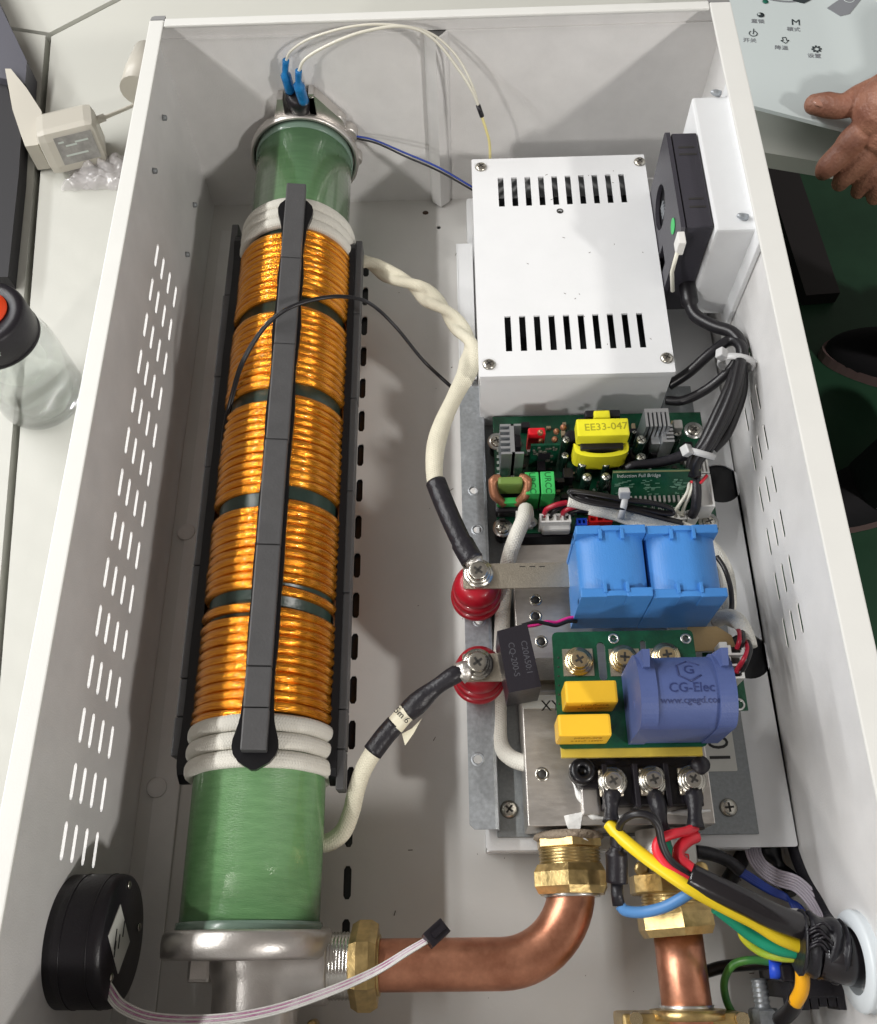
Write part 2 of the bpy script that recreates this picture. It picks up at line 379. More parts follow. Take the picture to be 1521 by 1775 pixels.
MB().box(0, W, 0, TH, -.03, H).build('back_wall', WHITE, case)
MB().box(0, W, FY - TH, FY, -.03, H).build('front_wall', WHITE, case)
holes = [capsule(1.41, -.98 + .3125 - .3125 * k - .1 + .0, .05, .205, 3) for k in range(18)] + [circ(2.05, -.33, .02, 8)]
MB().plate([(0, FY), (W, FY), (W, 0), (0, 0)], holes, TH, lambda u, v, w: (u, v, -TH / 2 + w)).build('base_panel', mat('floor_paint', (.66, .65, .63), .38, bump=.05, bscale=40, var=.06, vscale=1.3), case, sm=False)
MB().box(.02, W - .02, FY + .02, -.02, -.046, -.036).build('slot_shade_sheet', RUBBER, case)  # black sheet added under the base so the floor slots look dark
# rim flanges folded inward, a small lip below
for nm, x0, x1 in (('side_rim', -.017, .09), ('side_rim', W - .135, W + .017)):
    r_ = MB(); r_.box(x0, x1, FY, -.0, H, H + .022, bev=.008)
    r_.build(nm, RIMW, case)
r_ = MB(); r_.box(.095, 4.06, -.065, .016, H, H + .022, bev=.008); r_.build('back_rim', RIMW, case)
MB().prism([(-.016, .018), (-.01, .05), (.01, .06), (.09, .06), (.09, .018)], lambda u, v: (u, v, H - .005), lambda u, v: (u, v, H + .012)).build('rim_corner', GREYM, case)
MB().prism([(4.06, .018), (4.06, .06), (4.19, .06), (4.21, .05), (4.216, .018)], lambda u, v: (u, v, H - .005), lambda u, v: (u, v, H + .012)).build('rim_corner', GREYM, case)
MB().box(.0, W, -.012, -.001, H - .14, H - .128).build('fold_line', WHITE, case)
# centre post: shallow channel spot-welded to the back wall
po = MB(); pf = lambda z: (lambda u, v: (u, v, z))
po.prism([(1.985, -.001), (2.0, -.05), (2.075, -.11), (2.15, -.05), (2.17, -.001), (2.145, -.001), (2.13, -.04), (2.075, -.095), (2.02, -.04), (2.01, -.001)], pf(0.02), pf(1.70))
po.build('support_post', WHITE, case, sm=False)
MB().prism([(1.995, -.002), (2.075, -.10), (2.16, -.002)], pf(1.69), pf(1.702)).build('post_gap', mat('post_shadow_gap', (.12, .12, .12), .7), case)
MB().box(.27, .275, FY, -.35, 0, .012).build('floor_seam', mat('seam_paint', (.42, .41, .39), .5), case)
MB().box(.10, .27, FY, -.32, 0, .022, bev=.006).build('floor_ledge', WHITE, case)
MB().box(2.6, 4.19, -.012, -.001, .0, .19).build('fold_line', WHITE, case)
for px, py in ((282, 204), (265, 296), (335, 355), (322, 441)):
    q = PX(px, py, 0); MB().lathe([(.022, 0), (.02, .03), (.008, .035)], q, (1, .1, -.2), 8).build('rivet_tip', GALV2, case)
for px, py in ((323, 922), (272, 1365)):
    q = P(px, py, .022); MB().lathe([(.07, 0), (.062, .008), (.03, .003), (0, .003)], q, seg=18).build('weld_dimple', WHITE, case)
q = P(738, 369, 0); MB().sphere(q, .022, (1.3, 1, .8), 8).build('screw_tip', mat('rusty_tip', (.08, .05, .035), .8), case)
q = P(1180, 315, 0)
# raised white tray that carries the electronics
TX0, TX1, TY0, TY1 = 2.30, 4.185, -5.62, -.32
tray = thing('mounting_tray', 'raised white sheet metal tray under the circuit boards, with two round cable holes', 'tray', (3.2, -3, .3))
h1 = P(1248, 838, .325); h2 = P(1296, 1137, .325)
MB().plate(rr(TX0, TX1, TY0, TY1, .015), [circ(h1.x, h1.y, .155, 32), circ(h2.x, h2.y, .155, 32)], .02, lambda u, v, w: (u, v, .315 + w)).build('tray_top', WHITE2, tray, sm=False)
MB().box(TX0, TX1 - .28, TY0 - .006, TY0 + .012, .19, .303, bev=.004).build('front_lip', WHITE2, tray)
MB().box(TX0 - .004, TX0 + .012, TY0 + .02, TY1, .0, .303).build('side_web', WHITE2, tray)
MB().box(TX1 - .016, TX1 - .002, TY0 + .02, TY1, .19, .303).build('side_web', WHITE2, tray)
for h in (h1, h2):
    gm = MB(); gm.lathe([(.155, -.06), (.155, 0), (.15, .004), (.0, .004)], (h.x, h.y, .312), seg=32); gm.build('dark_hole_disc', RUBBER, tray)  # black disc stands in for the dark of each open hole
#================================================================== TUBE AND COIL
AX, AZ, TR = .945, .65, .392
tube = thing('induction_tube', 'thick green fibreglass tube wound with orange litz wire and grey ferrite bars', 'heating tube', (AX, -3, 0))
MB().cyl((AX, -.14, AZ), (AX, -6.05, AZ), TR, 72).build('fibreglass_tube', GREENT, tube)
MB().lathe([(TR + .012, 0), (TR + .01, .09), (TR + .001, .095)], (AX, -.12, AZ), (0, -1, 0), 64).build('resin_ring', GREYRING, tube)
MB().lathe([(TR + .02, 0), (TR + .015, .05), (TR + .001, .055)], (AX, -6.07, AZ), (0, 1, 0), 64).build('resin_ring', GREYRING, tube)
def helix(y0, y1, turns, R, r, segt=64, seg=12, prof=None, ph=0):
    n = int(turns * segt); pts = []
    for i in range(n + 1):
        t = i / n; a = ph + 2 * PI * turns * t
        rj = R + .006 * noise.noise(Vector((a * .9, y0, 2))); yj = .009 * noise.noise(Vector((a * .7, 4, y0)))
        pts.append((AX + rj * math.sin(a), y0 + (y1 - y0) * t + yj, AZ + rj * math.cos(a)))
    return MB().tube(pts, r, seg, prof=prof)
strand = lambda a, L: 1 + .045 * math.sin(5 * a + L * 9) + .03 * math.sin(3 * a - L * 5.3)
groups = [(-1.28, -1.955), (-2.0, -2.705), (-2.75, -3.495), (-3.54, -4.165), (-4.275, -4.965)]
for i, (y0, y1) in enumerate(groups):
    tn = max(3, round((y0 - y1) / .0615))
    rw = (y0 - y1) / tn / 2 * 1.0
    helix(y0 - rw, y1 + rw, tn, TR + .014, rw, 60, 14, strand).build('wire_winding', GOLD, tube)
hm = [(AX + (TR + .016) * math.sin(a), -4.165 - .12 * a / (2 * PI), AZ + (TR + .016) * math.cos(a)) for a in [2 * PI * k / 60 for k in range(61)]]
MB().tube(hm, .031, 14, prof=strand).build('crossover_turn', GOLD, tube)
MB().cyl((AX, -1.25, AZ), (AX, -4.98, AZ), TR + .006, 64).build('backing_tape', TAPE, tube)
for y0, y1 in ((-1.015, -1.285), (-4.945, -5.24)):
    for j in range(3):
        yc = y0 - .045 + (y1 - y0 + .09) * j / 2 * 1.0; pts_ = []
        for i_ in range(65):
            a_ = 2 * PI * i_ / 64; pts_.append((AX + (TR + .022) * math.sin(a_), yc + .012 * math.sin(a_ + 1.2) + .004 * noise.noise(Vector((a_ * 2, j, y0))), AZ + (TR + .022) * math.cos(a_)))
        MB().tube(pts_, .038, 14, prof=lambda a, L: math.sqrt((.95 * math.cos(a)) ** 2 + (1.32 * math.sin(a)) ** 2), up=Vector((0, 1, 0))).build('sleeve_wrap', SLEEVE, tube)
# ferrite bars (top, left, right) on black rubber strips
cuts = [-.976, -1.69, -2.44, -3.19, -3.93, -4.69, -4.93, -5.17]
for k, (ang, dy) in enumerate(((7, 0), (-90, .07), (90, -.14), (180, 0))):
    a = math.radians(ang); n_ = Vector((math.sin(a), 0, math.cos(a))); t_ = Vector((math.cos(a), 0, -math.sin(a)))
    C0 = Vector((AX, 0, AZ))
    def fr(u, y, w): return C0 + t_ * u + n_ * w + Vector((0, y, 0))
    rb = MB(); ring = []
    for i in range(101):
        Ls = 4.22 + dy * .4; y = -1.04 + dy * .5 - Ls * i / 100
        e_ = min(i, 100 - i) / 100 * Ls; wdt = .09 + .018 * noise.noise(Vector((i * .12, k * 3, 0))) + .032 * math.exp(-((e_ - .13) / .10) ** 2)
        if e_ < .11: wdt *= math.sqrt(max(0.02, 1 - ((.11 - e_) / .11) ** 2))
        ring.append((y, wdt))
    out = [(-w_, y) for y, w_ in ring] + [(w_, y) for y, w_ in reversed(ring)]
    rb.prism(out, lambda u, v: fr(u, v, TR + (.045 if k == 0 else .03)), lambda u, v: fr(u, v, TR + (.09, .092, .075, .08)[k])); rb.build('rubber_strip', RUBBER, tube)
    for j in range(len(cuts) - 1):
        y0, y1 = cuts[j] + dy - .003, cuts[j + 1] + dy + .003
        off = random.uniform(-.004, .004); hh = random.uniform(-.004, .004) - (.03 if j == 6 else 0) * 0
        M = Matrix((t_, Vector((0, 1, 0)), n_)).transposed().to_4x4(); M.translation = C0
        MB().box(-.072 + off, .072 + off, y1, y0, TR + (.085, .088, .071, .076)[k], TR + (.165, .146, .122, .13)[k] + hh, M, bev=.009).build('ferrite_block', FERR, tube)
# far end cap casting
cap = thing('end_cap', 'cast steel end cap with black thermostat at the far end of the green tube', 'end cap', (AX, -.1, 0))
MB().lathe([(.1, 0), (.36, .0), (.40, .02), (.445, .05), (.452, .09), (.45, .13), (.43, .137), (.415, .12), (.41, .06)], (AX, -.035, AZ), (0, -1, 0), 64).build('flange', STEEL, cap)
for ang, w_ in ((42, .10), (64, .085), (100, .06)):
    a = math.radians(ang); c_ = Vector((AX + .42 * math.sin(a), -.06, AZ + .42 * math.cos(a)))
    MB().lathe([(w_ * .9, 0), (w_, .015), (w_, .09), (w_ * .85, .1)], c_ + Vector((0, .05, 0)), (0, -1, 0), 24).build('cast_lug', STEEL, cap)
for p_ in ([(.08, .36), (.38, .24), (.34, .38), (.17, .60), (.12, .60)], [(-.2, .36), (-.1, .38), (-.09, .58), (-.13, .58)], [(.10, .36), (.16, .36), (.16, .62), (.12, .62)]):
    MB().prism(p_, lambda u, v: (AX + u, -.015, AZ + v), lambda u, v: (AX + u, -.12, AZ + v)).build('cast_rib', STEEL, cap, sm=False)
q = PY(517, 170, -.10)
MB().lathe([(.095, -.16), (.095, .0), (.085, .05), (.055, .06), (0, .06)], q, (0, -.35, 1), 24).build('thermostat', BLACKP, cap)
screw(cap, PY(540, 166, -.10), .03, SCREW, deep=False)
#================================================================== WIRES AT THE BACK
def wireY(name, label, pts, r, m, cat='wire', **k):
    q = smooth_path([PY(*p) for p in pts], 8); return tag(MB().tube(q, r, 8, **k).build(name, m), label, cat)
ts = thing('spade_terminal', 'left blue insulated spade terminal on the black thermostat', 'terminal', PY(497, 120, -.12), 'blue spade terminals on the thermostat')
MB().tube(smooth_path([PY(496, 104, -.12), PY(495, 125, -.12), PY(500, 145, -.12), PY(503, 158, -.11)], 4), lambda t: .026 + .018 * (t > .35) - .004 * t, 10).build('insulating_sleeve', BLUET, ts)
ts = thing('spade_terminal', 'right blue insulated spade terminal nearer the tube', 'terminal', PY(520, 150, -.22), 'blue spade terminals on the thermostat')
MB().tube(smooth_path([PY(518, 122, -.22), PY(518, 143, -.22), PY(522, 160, -.2), PY(527, 176, -.18)], 4), lambda t: .026 + .02 * (t > .35) - .004 * t, 10).build('insulating_sleeve', BLUET, ts)
wireY('sensor_wire', 'upper clear white wire arching from the left blue terminal along the back wall', [(496, 106, -.12), (505, 88, -.13), (540, 66, -.15), (610, 46, -.15), (680, 43, -.15), (745, 57, -.15), (790, 95, -.2), (818, 145, -.3), (832, 190, -.35)], .0095, CLEARW)
wireY('sensor_wire', 'lower white wire arching from the right blue terminal along the back wall', [(518, 124, -.22), (530, 102, -.22), (570, 78, -.2), (630, 55, -.18), (700, 46, -.16), (750, 66, -.17), (795, 120, -.25), (820, 160, -.32), (833, 192, -.36)], .012, CLEARW)
wireY('heat_shrink', 'short black heat shrink joint on the thin wires above the ventilated box', [(829, 182, -.35), (836, 202, -.37)], .018, SHRINK, 'sleeve')
wireY('sensor_wire', 'pale yellow twisted wire running down behind the ventilated box', [(835, 200, -.37), (843, 225, -.4), (849, 250, -.42), (850, 290, -.45)], .011, PALEY)
wireY('sensor_wire', 'blue wire from the end cap to the white ventilated box', [(618, 236, -.1), (650, 243, -.15), (700, 264, -.3), (760, 290, -.45), (822, 326, -.6)], .008, NAVYW)
wireY('sensor_wire', 'black wire running beside the blue one from the end cap', [(618, 240, -.1), (655, 249, -.15), (705, 272, -.3), (760, 296, -.45), (822, 331, -.6)], .008, BWIRE)
#================================================================== TUBE OUTLET CASTING, PIPES, FITTINGS
PZ = .62
oc = thing('outlet_casting', 'cast stainless outlet elbow at the near end of the green tube', 'pipe fitting', (AX, -6.1, 0))
fl = MB(); o2 = (AX, -6.06, AZ)
fl.lathe([(.40, 0), (.455, .0), (.47, .02), (.475, .06), (.47, .13), (.45, .145), (.2, .15)], o2, (0, -1, 0), 64)
fl.build('flange', STEEL, oc)
bd = MB(); bx_ = P(432, 1700, .8).x; yp_ = P(750, 1672, PZ).y
bd.cyl((bx_, -6.12, PZ), (bx_, -6.79, PZ - .03), .235, 40); bd.sphere((bx_, yp_ + .02, PZ), .24, (1.1, 1, 1), 32)
bd.cyl((bx_, yp_, PZ), (P(574, 1672, PZ).x, yp_, PZ), .2, 36)
ob_ = bd.build('elbow_body', STEEL, oc); rm_ = ob_.modifiers.new('remesh', 'REMESH'); rm_.mode = 'VOXEL'; rm_.voxel_size = .016; rm_.use_smooth_shade = True
rm_ = ob_.modifiers.new('smooth', 'SMOOTH'); rm_.iterations = 10; rm_.factor = .6
x0, x1, y0, y1 = rect(325, 1636, 366, 1704, .55); MB().box(x0, x1, y0, y1, .2, .55, bev=.02).build('casting_boss', STEEL, oc)
x0, x1, y0, y1 = rect(300, 1628, 330, 1642, .6); MB().box(x0, x1 + .2, y0 - .03, y1, .35, .62, bev=.02).build('flange_ear', STEEL, oc)
YP = P(750, 1672, PZ).y; XT = P(572, 1672, PZ).x; XN0 = P(610, 1672, PZ).x; XN1 = P(656, 1672, PZ).x
def threads(a, b, r, n, depth=.012, seg=32):
    a = Vector(a); b = Vector(b); L = (b - a).length; pr = []
    for k in range(n): pr += [(r - depth, L * k / n), (r, L * (k + .35) / n), (r, L * (k + .6) / n)]
    pr.append((r - depth, L)); return MB().lathe(pr, a, b - a, seg)
threads((XT - .1, YP, PZ), (XN0 + .02, YP, PZ), .172, 13, .008).build('threaded_end', mat('polished_thread', (.62, .6, .56), .2, .95), oc)
def hexnut(a, b, r, m, parent, name='hex_nut', rot=.5, ch=.04):
    a = Vector(a); b = Vector(b); L = (b - a).length
    return MB().lathe([(r * .9, 0), (r, ch), (r, L - ch), (r * .9, L)], a, b - a, 6, True, rot).build(name, m, parent, sm=False)
n1 = thing('union_nut', 'large brass union nut between the silver elbow and the horizontal copper pipe', 'nut', (XN0, YP, 0))
hexnut((XN0, YP, PZ), (XN1, YP, PZ), .232, BRASS, n1, rot=0)
MB().cyl((XN1 - .01, YP, PZ), (XN1 + .012, YP, PZ), .155, 28).build('collar', BRASS, n1)
# copper elbow pipe
F1 = P(988, 1490, PZ - .03); YB = -5.60
EZ = PZ - .03
p1 = P(700, 1672, PZ); xe = F1.x
path = [Vector((XN1 - .05, YP, PZ)), Vector((xe - .62, YP, PZ - .01))]
R_ = .42
pts = [Vector((XN1 - .05, YP, PZ)), Vector((1.95, YP, PZ))]
for k in range(15):
    t = PI / 2 * k / 14; pts.append(Vector((xe - R_ + R_ * math.sin(t), YP + R_ - R_ * math.cos(t), PZ - .03 * k / 14)))
pts.append(Vector((xe, YB - .2, EZ)))
pp = [pts[0]] + [pts[0].lerp(pts[2], k / 10) for k in range(1, 10)] + pts[2:]
cp = MB().tube(pp, .135, 32); cp = cp.build('copper_pipe', COPPER); tag(cp, 'bent copper pipe running from the silver elbow up to the left brass fitting', 'pipe')
f1 = thing('compression_fitting', 'left brass compression fitting joining the bent copper pipe to the metal block', 'pipe fitting', (xe, YB - .3, 0), 'brass fittings on the cooling block')
ya = lambda py: P(988, py, EZ + .15).y
MB().lathe([(.17, 0), (.2, .015), (.205, .035), (.18, .05)], (xe, -5.55, EZ), (0, -1, 0), 40).build('thread_seal', HEMP, f1)
hexnut((xe, -5.585, EZ), (xe, ya(1468), EZ), .202, BRASS, f1, 'hex_collar', .5, .01)
threads((xe, ya(1466), EZ), (xe, ya(1500), EZ), .178, 6).build('thread', BRASS, f1)
hexnut((xe, ya(1496), EZ), (xe, ya(1548), EZ), .232, BRASS, f1, rot=.35)
MB().cyl((xe, ya(1545), EZ), (xe, ya(1553), EZ), .16, 28).build('solder_ring', SOLDER, f1)
# second pipe and its fitting stack
x2 = P(1165, 1560, EZ).x; x3 = P(1184, 1690, EZ).x; yb = lambda py: P(1165, py, EZ + .12).y
f2 = thing('flow_sensor_fitting', 'right brass flow sensor fitting stack under the red and yellow wires', 'pipe fitting', (x2, yb(1520), 0), 'brass fittings on the cooling block')
MB().cyl((x2, -5.55, EZ), (x2, yb(1515), EZ), .17, 32).build('sensor_body', ALU, f2)
q = P(1165, 1480, EZ + .168); 
lb = MB(); 
for i in range(8):
    a0 = math.radians(-12 + i * 9); a1 = math.radians(-12 + (i + 1) * 9)
    f_ = lambda a, y: (x2 + .1725 * math.sin(a), y, EZ + .1725 * math.cos(a)); lb.quad(f_(a0, yb(1458)), f_(a1, yb(1458)), f_(a1, yb(1508)), f_(a0, yb(1508)))
lb.build('printed_label', PAPER, f2)
text('G', .1, (x2 + .06, yb(1490), EZ + .167), mat('label_red', (.6, .02, .03), .5), f2, rx=(.2, 1, 0), uy=(-1, 0, .3))
text('S', .09, (x2 + .06, yb(1470), EZ + .167), mat('label_blue', (.05, .3, .6), .5), f2, rx=(.2, 1, 0), uy=(-1, 0, .3))
MB().lathe([(.2, 0), (.235, .012), (.235, .1), (.22, .11)], (x2, yb(1512), EZ), (0, -1, 0), 8, True, .5).build('brass_flange', BRASS, f2, sm=False)
threads((x2, yb(1540), EZ), (x2, yb(1574), EZ), .172, 6).build('thread', BRASS, f2)
hexnut((x2, yb(1568), EZ), (x2 + .01, yb(1622), EZ), .222, BRASS, f2, rot=.5)
for px in (1112, 1216): q = P(px, 1506, EZ + .1); screw(f2, q, .04, BRASS, deep=False)
tag(MB().tube([Vector((x2 + .012, yb(1620), EZ)), Vector((x3, yb(1690), EZ)), Vector((x3 + .01, yb(1770) - .3, EZ))], .135, 32).build('copper_pipe', COPPER), 'straight copper pipe below the right brass fitting', 'pipe')
gf = thing('brass_flange', 'brass mounting flange with two screws at the bottom edge of the case', 'flange', (x3, -6.6, 0))
ge = P(1190, 1762, .68)
MB().lathe([(.2, 0), (.2, .05), (.15, .05)], (x3, ge.y + .03, EZ), (0, -1, 0), 28).build('hub', BRASS, gf)
x0, x1, y0, y1 = rect(1080, 1756, 1302, 1800, .66); MB().box(x0, x1, y0 - .1, y1, .3, .66, bev=.02).build('flange_plate', BRASS, gf)
for px in (1101, 1284): MB().cyl(P(px, 1766, .66), P(px, 1766, .66) + Vector((0, .0, .05)), .035, 10).build('screw', BSCREW, gf)
MB().lathe([(.15, 0), (.135, .03)], (x3, ge.y + .05, EZ), (0, -1, 0), 24).build('solder_ring', SOLDER, gf)
st = thing('stud_bolt', 'upright zinc stud with nut and washers near the bottom right of the case', 'bolt', P(1325, 1765, 0))
b0 = P(1326, 1772, .35)
MB().lathe([(.11, 0), (.11, .02), (.07, .03)], b0 + Vector((0, -.07, 0)), (0, 1, 0), seg=24).build('washer', SCREW, st)
MB().lathe([(.075, 0), (.085, .01), (.085, .09), (.075, .10)], b0 + Vector((0, -.03, 0)), (0, 1, 0), seg=6, flat=True).build('nut', GALV, st)
threads(b0 + Vector((0, -.3, 0)), b0 + Vector((0, .22, 0)), .045, 20, .007, 16).build('stud', GALV, st)
tag(MB().lathe([(.03, 0), (.03, .12), (.02, .14)], P(546, 1775, .1), seg=12).build('brass_stud', BRASS), 'small brass stud tip at the bottom edge beside the silver elbow', 'bolt')
random.seed(11)
du = MB()
for k in range(70):
    q = Vector((random.uniform(1.7, 4.0), random.uniform(-6.5, -.2), .001)); r_ = random.uniform(.003, .008); a_ = random.uniform(0, PI)
    du.tube([q, q + Vector((math.cos(a_), math.sin(a_), 0)) * random.choice((.004, .01, .03))], r_ * .5, 5)
for k in range(16):
    q = Vector((random.uniform(2.4, 3.6), random.uniform(-2.5, -.7), 1.011)); du.tube([q, q + Vector((random.uniform(-.02, .02), .008, 0))], .002, 4)
o = du.build('debris', mat('dark_debris', (.12, .1, .08), .8)); o['kind'] = 'stuff'; tag(o, 'tiny dark specks and wire offcuts scattered on the white case floor', 'debris')
#================================================================== ROUND FAN / BUZZER ON LEFT WALL
fx = .30; c0 = Vector((0, -6.10, .83)); fr_ = .335
fan = thing('round_housing', 'round black plastic motor housing with a paper label on the left wall', 'motor', c0)
MB().lathe([(fr_, 0), (fr_ * 1.0, .1), (fr_ * 1.0, .26), (fr_ * .98, .29), (fr_ * .94, .30), (0, .30)], c0, (1, 0, 0), 64).build('drum', BLACKP, fan)
for i in range(2):
    MB().lathe([(fr_ + .003, 0), (fr_ + .003, .006)], c0 + Vector((.08 + .14 * i, 0, 0)), (1, 0, 0), 64).build('ridge', BLACKP, fan)
LX = .3025
def fp(px, py): q = PX(px, py, LX); return (q.y, q.z)
poly = [fp(209, 1568), fp(225, 1632), fp(205, 1688), fp(188, 1622)]
MB().prism(poly, lambda u, v: (LX - .002, u, v), lambda u, v: (LX + .002, u, v)).build('paper_label', PAPER, fan)
for i, (a_, b_) in enumerate((((201, 1628), .05), ((207, 1632), .035), ((200, 1645), .04), ((215, 1610), .04))):
    q = PX(a_[0], a_[1], LX + .004); MB().box(q.x - .001, q.x + .001, q.y - b_, q.y + b_, q.z - .006, q.z + .006).build('print_line', INK, fan)
for px, py in ((224, 1534), (241, 1607), (193, 1695)):
    screw(fan, PX(px, py, .301), .022, SCREW, (1, 0, 0), deep=False)
# ribbon cable and its connector
def ribbon(name, pts, w_, parent=None, m=NYLON, lanes=6, stripe=None, tw=None):
    P_ = smooth_path(pts, 8); n = len(P_); r = w_ / lanes / 2
    for k in range(lanes):
        q = []
        for i in range(n):
            T = (P_[min(i + 1, n - 1)] - P_[max(i - 1, 0)]).normalized(); ang = tw(i / (n - 1)) if tw else 0
            up = Vector((0, 0, 1)); s_ = T.cross(up).normalized(); u_ = s_.cross(T); s2 = s_ * math.cos(ang) + u_ * math.sin(ang)
            q.append(P_[i] + s2 * (k - (lanes - 1) / 2) * 2 * r)
        MB().tube(q, r * 1.04, 6).build('ribbon_wire', stripe if stripe and k in (1, 3) else m, parent)
rc = thing('ribbon_cable', 'white ribbon cable with pink marks from the black housing to a black connector', 'cable', P(400, 1755, .8))
PMARK = mat('pink_printed_wire', (.66, .56, .62), .4, var=.0, col2=(.42, .12, .28), vscale=9)
ribbon('ribbon_cable', [P(176, 1692, .95), P(190, 1718, .95), P(214, 1746, .95), P(270, 1766, .98), P(370, 1768, 1.0), P(470, 1752, 1.0), P(570, 1719, 1.0), P(650, 1684, 1.0), P(706, 1650, 1.0), P(740, 1630, 1.0)], .06, rc, lanes=6, stripe=PMARK, tw=lambda t: .1 + .95 * t)
cn = P(753, 1621, 1.0); M = Matrix.Translation(cn) @ Matrix.Rotation(math.radians(40), 4, 'Z') @ Matrix.Rotation(.3, 4, 'Y')
MB().box(-.05, .075, -.042, .042, -.03, .03, M, bev=.006).build('connector', BLACKP, rc)
MB().box(-.02, .06, -.015, .015, .03, .042, M).build('connector_latch', BLACKP, rc)
#================================================================== GALVANISED PLATE AND FLANGE
FZ = .47; PZ0 = .345
gp = thing('mounting_plate', 'grey galvanised mounting plate with a raised drilled flange on its left', 'plate', (3.1, -4, PZ0))
x0, _, _, y1 = rect(836, 735, 900, 745, PZ0)
PXR = P(1310, 1400, PZ0).x
MB().box(2.365, PXR, P(1080, 1449, PZ0).y, -2.3, PZ0 - .016, PZ0, bev=.006).build('base_plate', GALV2, gp)
fl = P(800, 670, FZ); fb = P(810, 1438, FZ); fr2 = P(838, 1000, FZ)
ho = [circ(P(*h, FZ).x, P(*h, FZ).y, .028, 16) for h in ((822, 850), (828, 918), (831, 1076), (829, 1316))]
FX0 = (fl.x + fb.x) / 2
MB().plate([(FX0, fb.y + .03), (FX0 + .03, fb.y), (2.352, fb.y), (2.352, fl.y), (FX0, fl.y)], ho, .014, lambda u, v, w_: (u, v, FZ - .007 + w_)).build('drilled_flange', GALV, gp, sm=False)
cv = MB(); 
cv.prism([(2.352, FZ), (2.372, FZ - .006), (2.380, FZ - .03), (2.380, PZ0 + .001), (2.366, PZ0 + .001), (2.366, FZ - .03), (2.352, FZ - .014)], lambda u, v: (u, fb.y, v), lambda u, v: (u, fl.y, v)); cv.build('folded_web', GALV, gp, sm=False)
for h in ((822, 850), (828, 918), (831, 1076), (829, 1316)):
    q = P(*h, FZ); MB().lathe([(.028, -.012), (.028, .004), (.036, .006), (.044, .001)], q, seg=20, cap=False).build('hole_burr', GALV, gp)
for px, py in ((883, 1403), (1263, 1400)): screw(gp, P(px, py, PZ0) , .056, SCREW)
x0, x1, y0, y1 = rect(1231, 1240, 1272, 1337, PZ0 + .004)
MB().plate(rr(x0 - .12, x1, y0, y1 + .12, .01), [], .003, lambda u, v, w_: (u, v, PZ0 + .003 + w_)).build('power_label', PAPER, gp)
text('10kW', .19, P(1243, 1260, PZ0 + .006), INK, gp, rx=(0, 1, 0), uy=(-1, 0, 0), ext=.0006)
#================================================================== VENTILATED WHITE BOX
vb = thing('ventilated_box', 'white ventilated steel box with two rows of ten slots and four corner screws', 'box', (3, -1.6, .33))
VZ = 1.01; vx0, vx1, vy0, vy1 = 2.343, 3.662, -2.61, -.60
def slot(px0, py0, px1, py1, w_=.045):
    a_, b_ = P(px0, py0, VZ), P(px1, py1, VZ); x = (a_.x + b_.x) / 2
    return [(x - w_ / 2, b_.y), (x + w_ / 2, b_.y), (x + w_ / 2, a_.y), (x - w_ / 2, a_.y)]
hs = [slot(867.5 + (1078 - 867.5) * k / 9, 308 - .7 * k, 871 + (1082 - 871) * k / 9, 358 - .8 * k) for k in range(10)]
hs += [slot(880 + (1109 - 880) * k / 9, 548 - .6 * k, 883 + (1115 - 883) * k / 9, 609 - .75 * k) for k in range(10)]
q = P(971, 366, VZ); hs.append(circ(q.x, q.y, .016, 8))
MB().plate(rr(vx0 - .012, vx1 + .012, vy0 - .012, vy1 + .012, .012), hs, .016, lambda u, v, w_: (u, v, VZ - .008 + w_)).build('lid', WHITE2, vb, sm=False)
MB().lathe([(.016, 0), (.026, .002), (.018, .008), (.016, 0)], q, seg=10).build('burr', RECESS, vb)
for nm, a_ in (('front_panel', (vx0, vx1, vy0, vy0 + .014, .345, VZ - .017)), ('back_panel', (vx0, vx1, vy1 - .014, vy1, .345, VZ - .017)), ('side_panel', (vx0, vx0 + .014, vy0 + .014, vy1 - .014, .345, VZ - .017)), ('side_panel', (vx1 - .014, vx1, vy0 + .014, vy1 - .014, .345, VZ - .017))):
    MB().box(*a_).build(nm, WHITE2, vb)
MB().box(vx0 - .012, vx1 + .012, vy0 - .012, vy0 - .002, VZ - .05, VZ - .017, bev=.003).build('lid_lip', WHITE2, vb)
MB().box(vx0 - .012, vx0 - .002, vy0, vy1, VZ - .05, VZ - .017, bev=.003).build('lid_lip', WHITE2, vb)
MB().box(vx0 + .02, vx1 - .02, vy0 + .02, vy1 - .02, .36, .62).build('inner_unit', mat('dark_inner_unit', (.03, .033, .036), .6), vb)
for px, py in ((834, 290), (1109, 281), (848, 632), (1156, 621)): screw(vb, P(px, py, VZ + .001), .045, SCREW)
MB().box(2.21, vx0 - .014, -2.27, -.95, .455, .469).build('side_flange', WHITE2, vb)
MB().box(2.20, 2.212, -2.27, -.95, .33, .469).build('side_flange', WHITE2, vb)
#================================================================== CONTROLLER BOX ON THE RIGHT WALL
cbx = thing('display_housing', 'white folded steel housing welded to the right wall', 'housing', (4.1, -1.3, 1.1))
MB().box(3.905, 4.199, -1.915, -.67, .72, 1.60, bev=.02).build('housing_body', WHITE2, cbx)
MB().box(4.16, 4.197, -2.04, -.55, .68, 1.66, bev=.01).build('weld_flange', WHITE2, cbx)
for px, py in ((1243, 165), (1289, 379)):
    q = P(px, py, 1.60); MB().lathe([(.024, 0), (.024, .03), (.02, .05), (.012, .07), (0, .075)], q + Vector((.02, .0, .01)), (-.9, 0, .3), 12).build('threaded_tip', GALV, cbx)
md = thing('display_module', 'black plastic rear of a display module clipped to the white housing', 'module', (3.8, -1.4, 1.1))
mh = [circ(-1.36, 1.12, .19, 28)]
MB().box(3.72, 3.899, -1.87, -1.01, .72, 1.59, bev=.012).build('module_body', MODP, md)
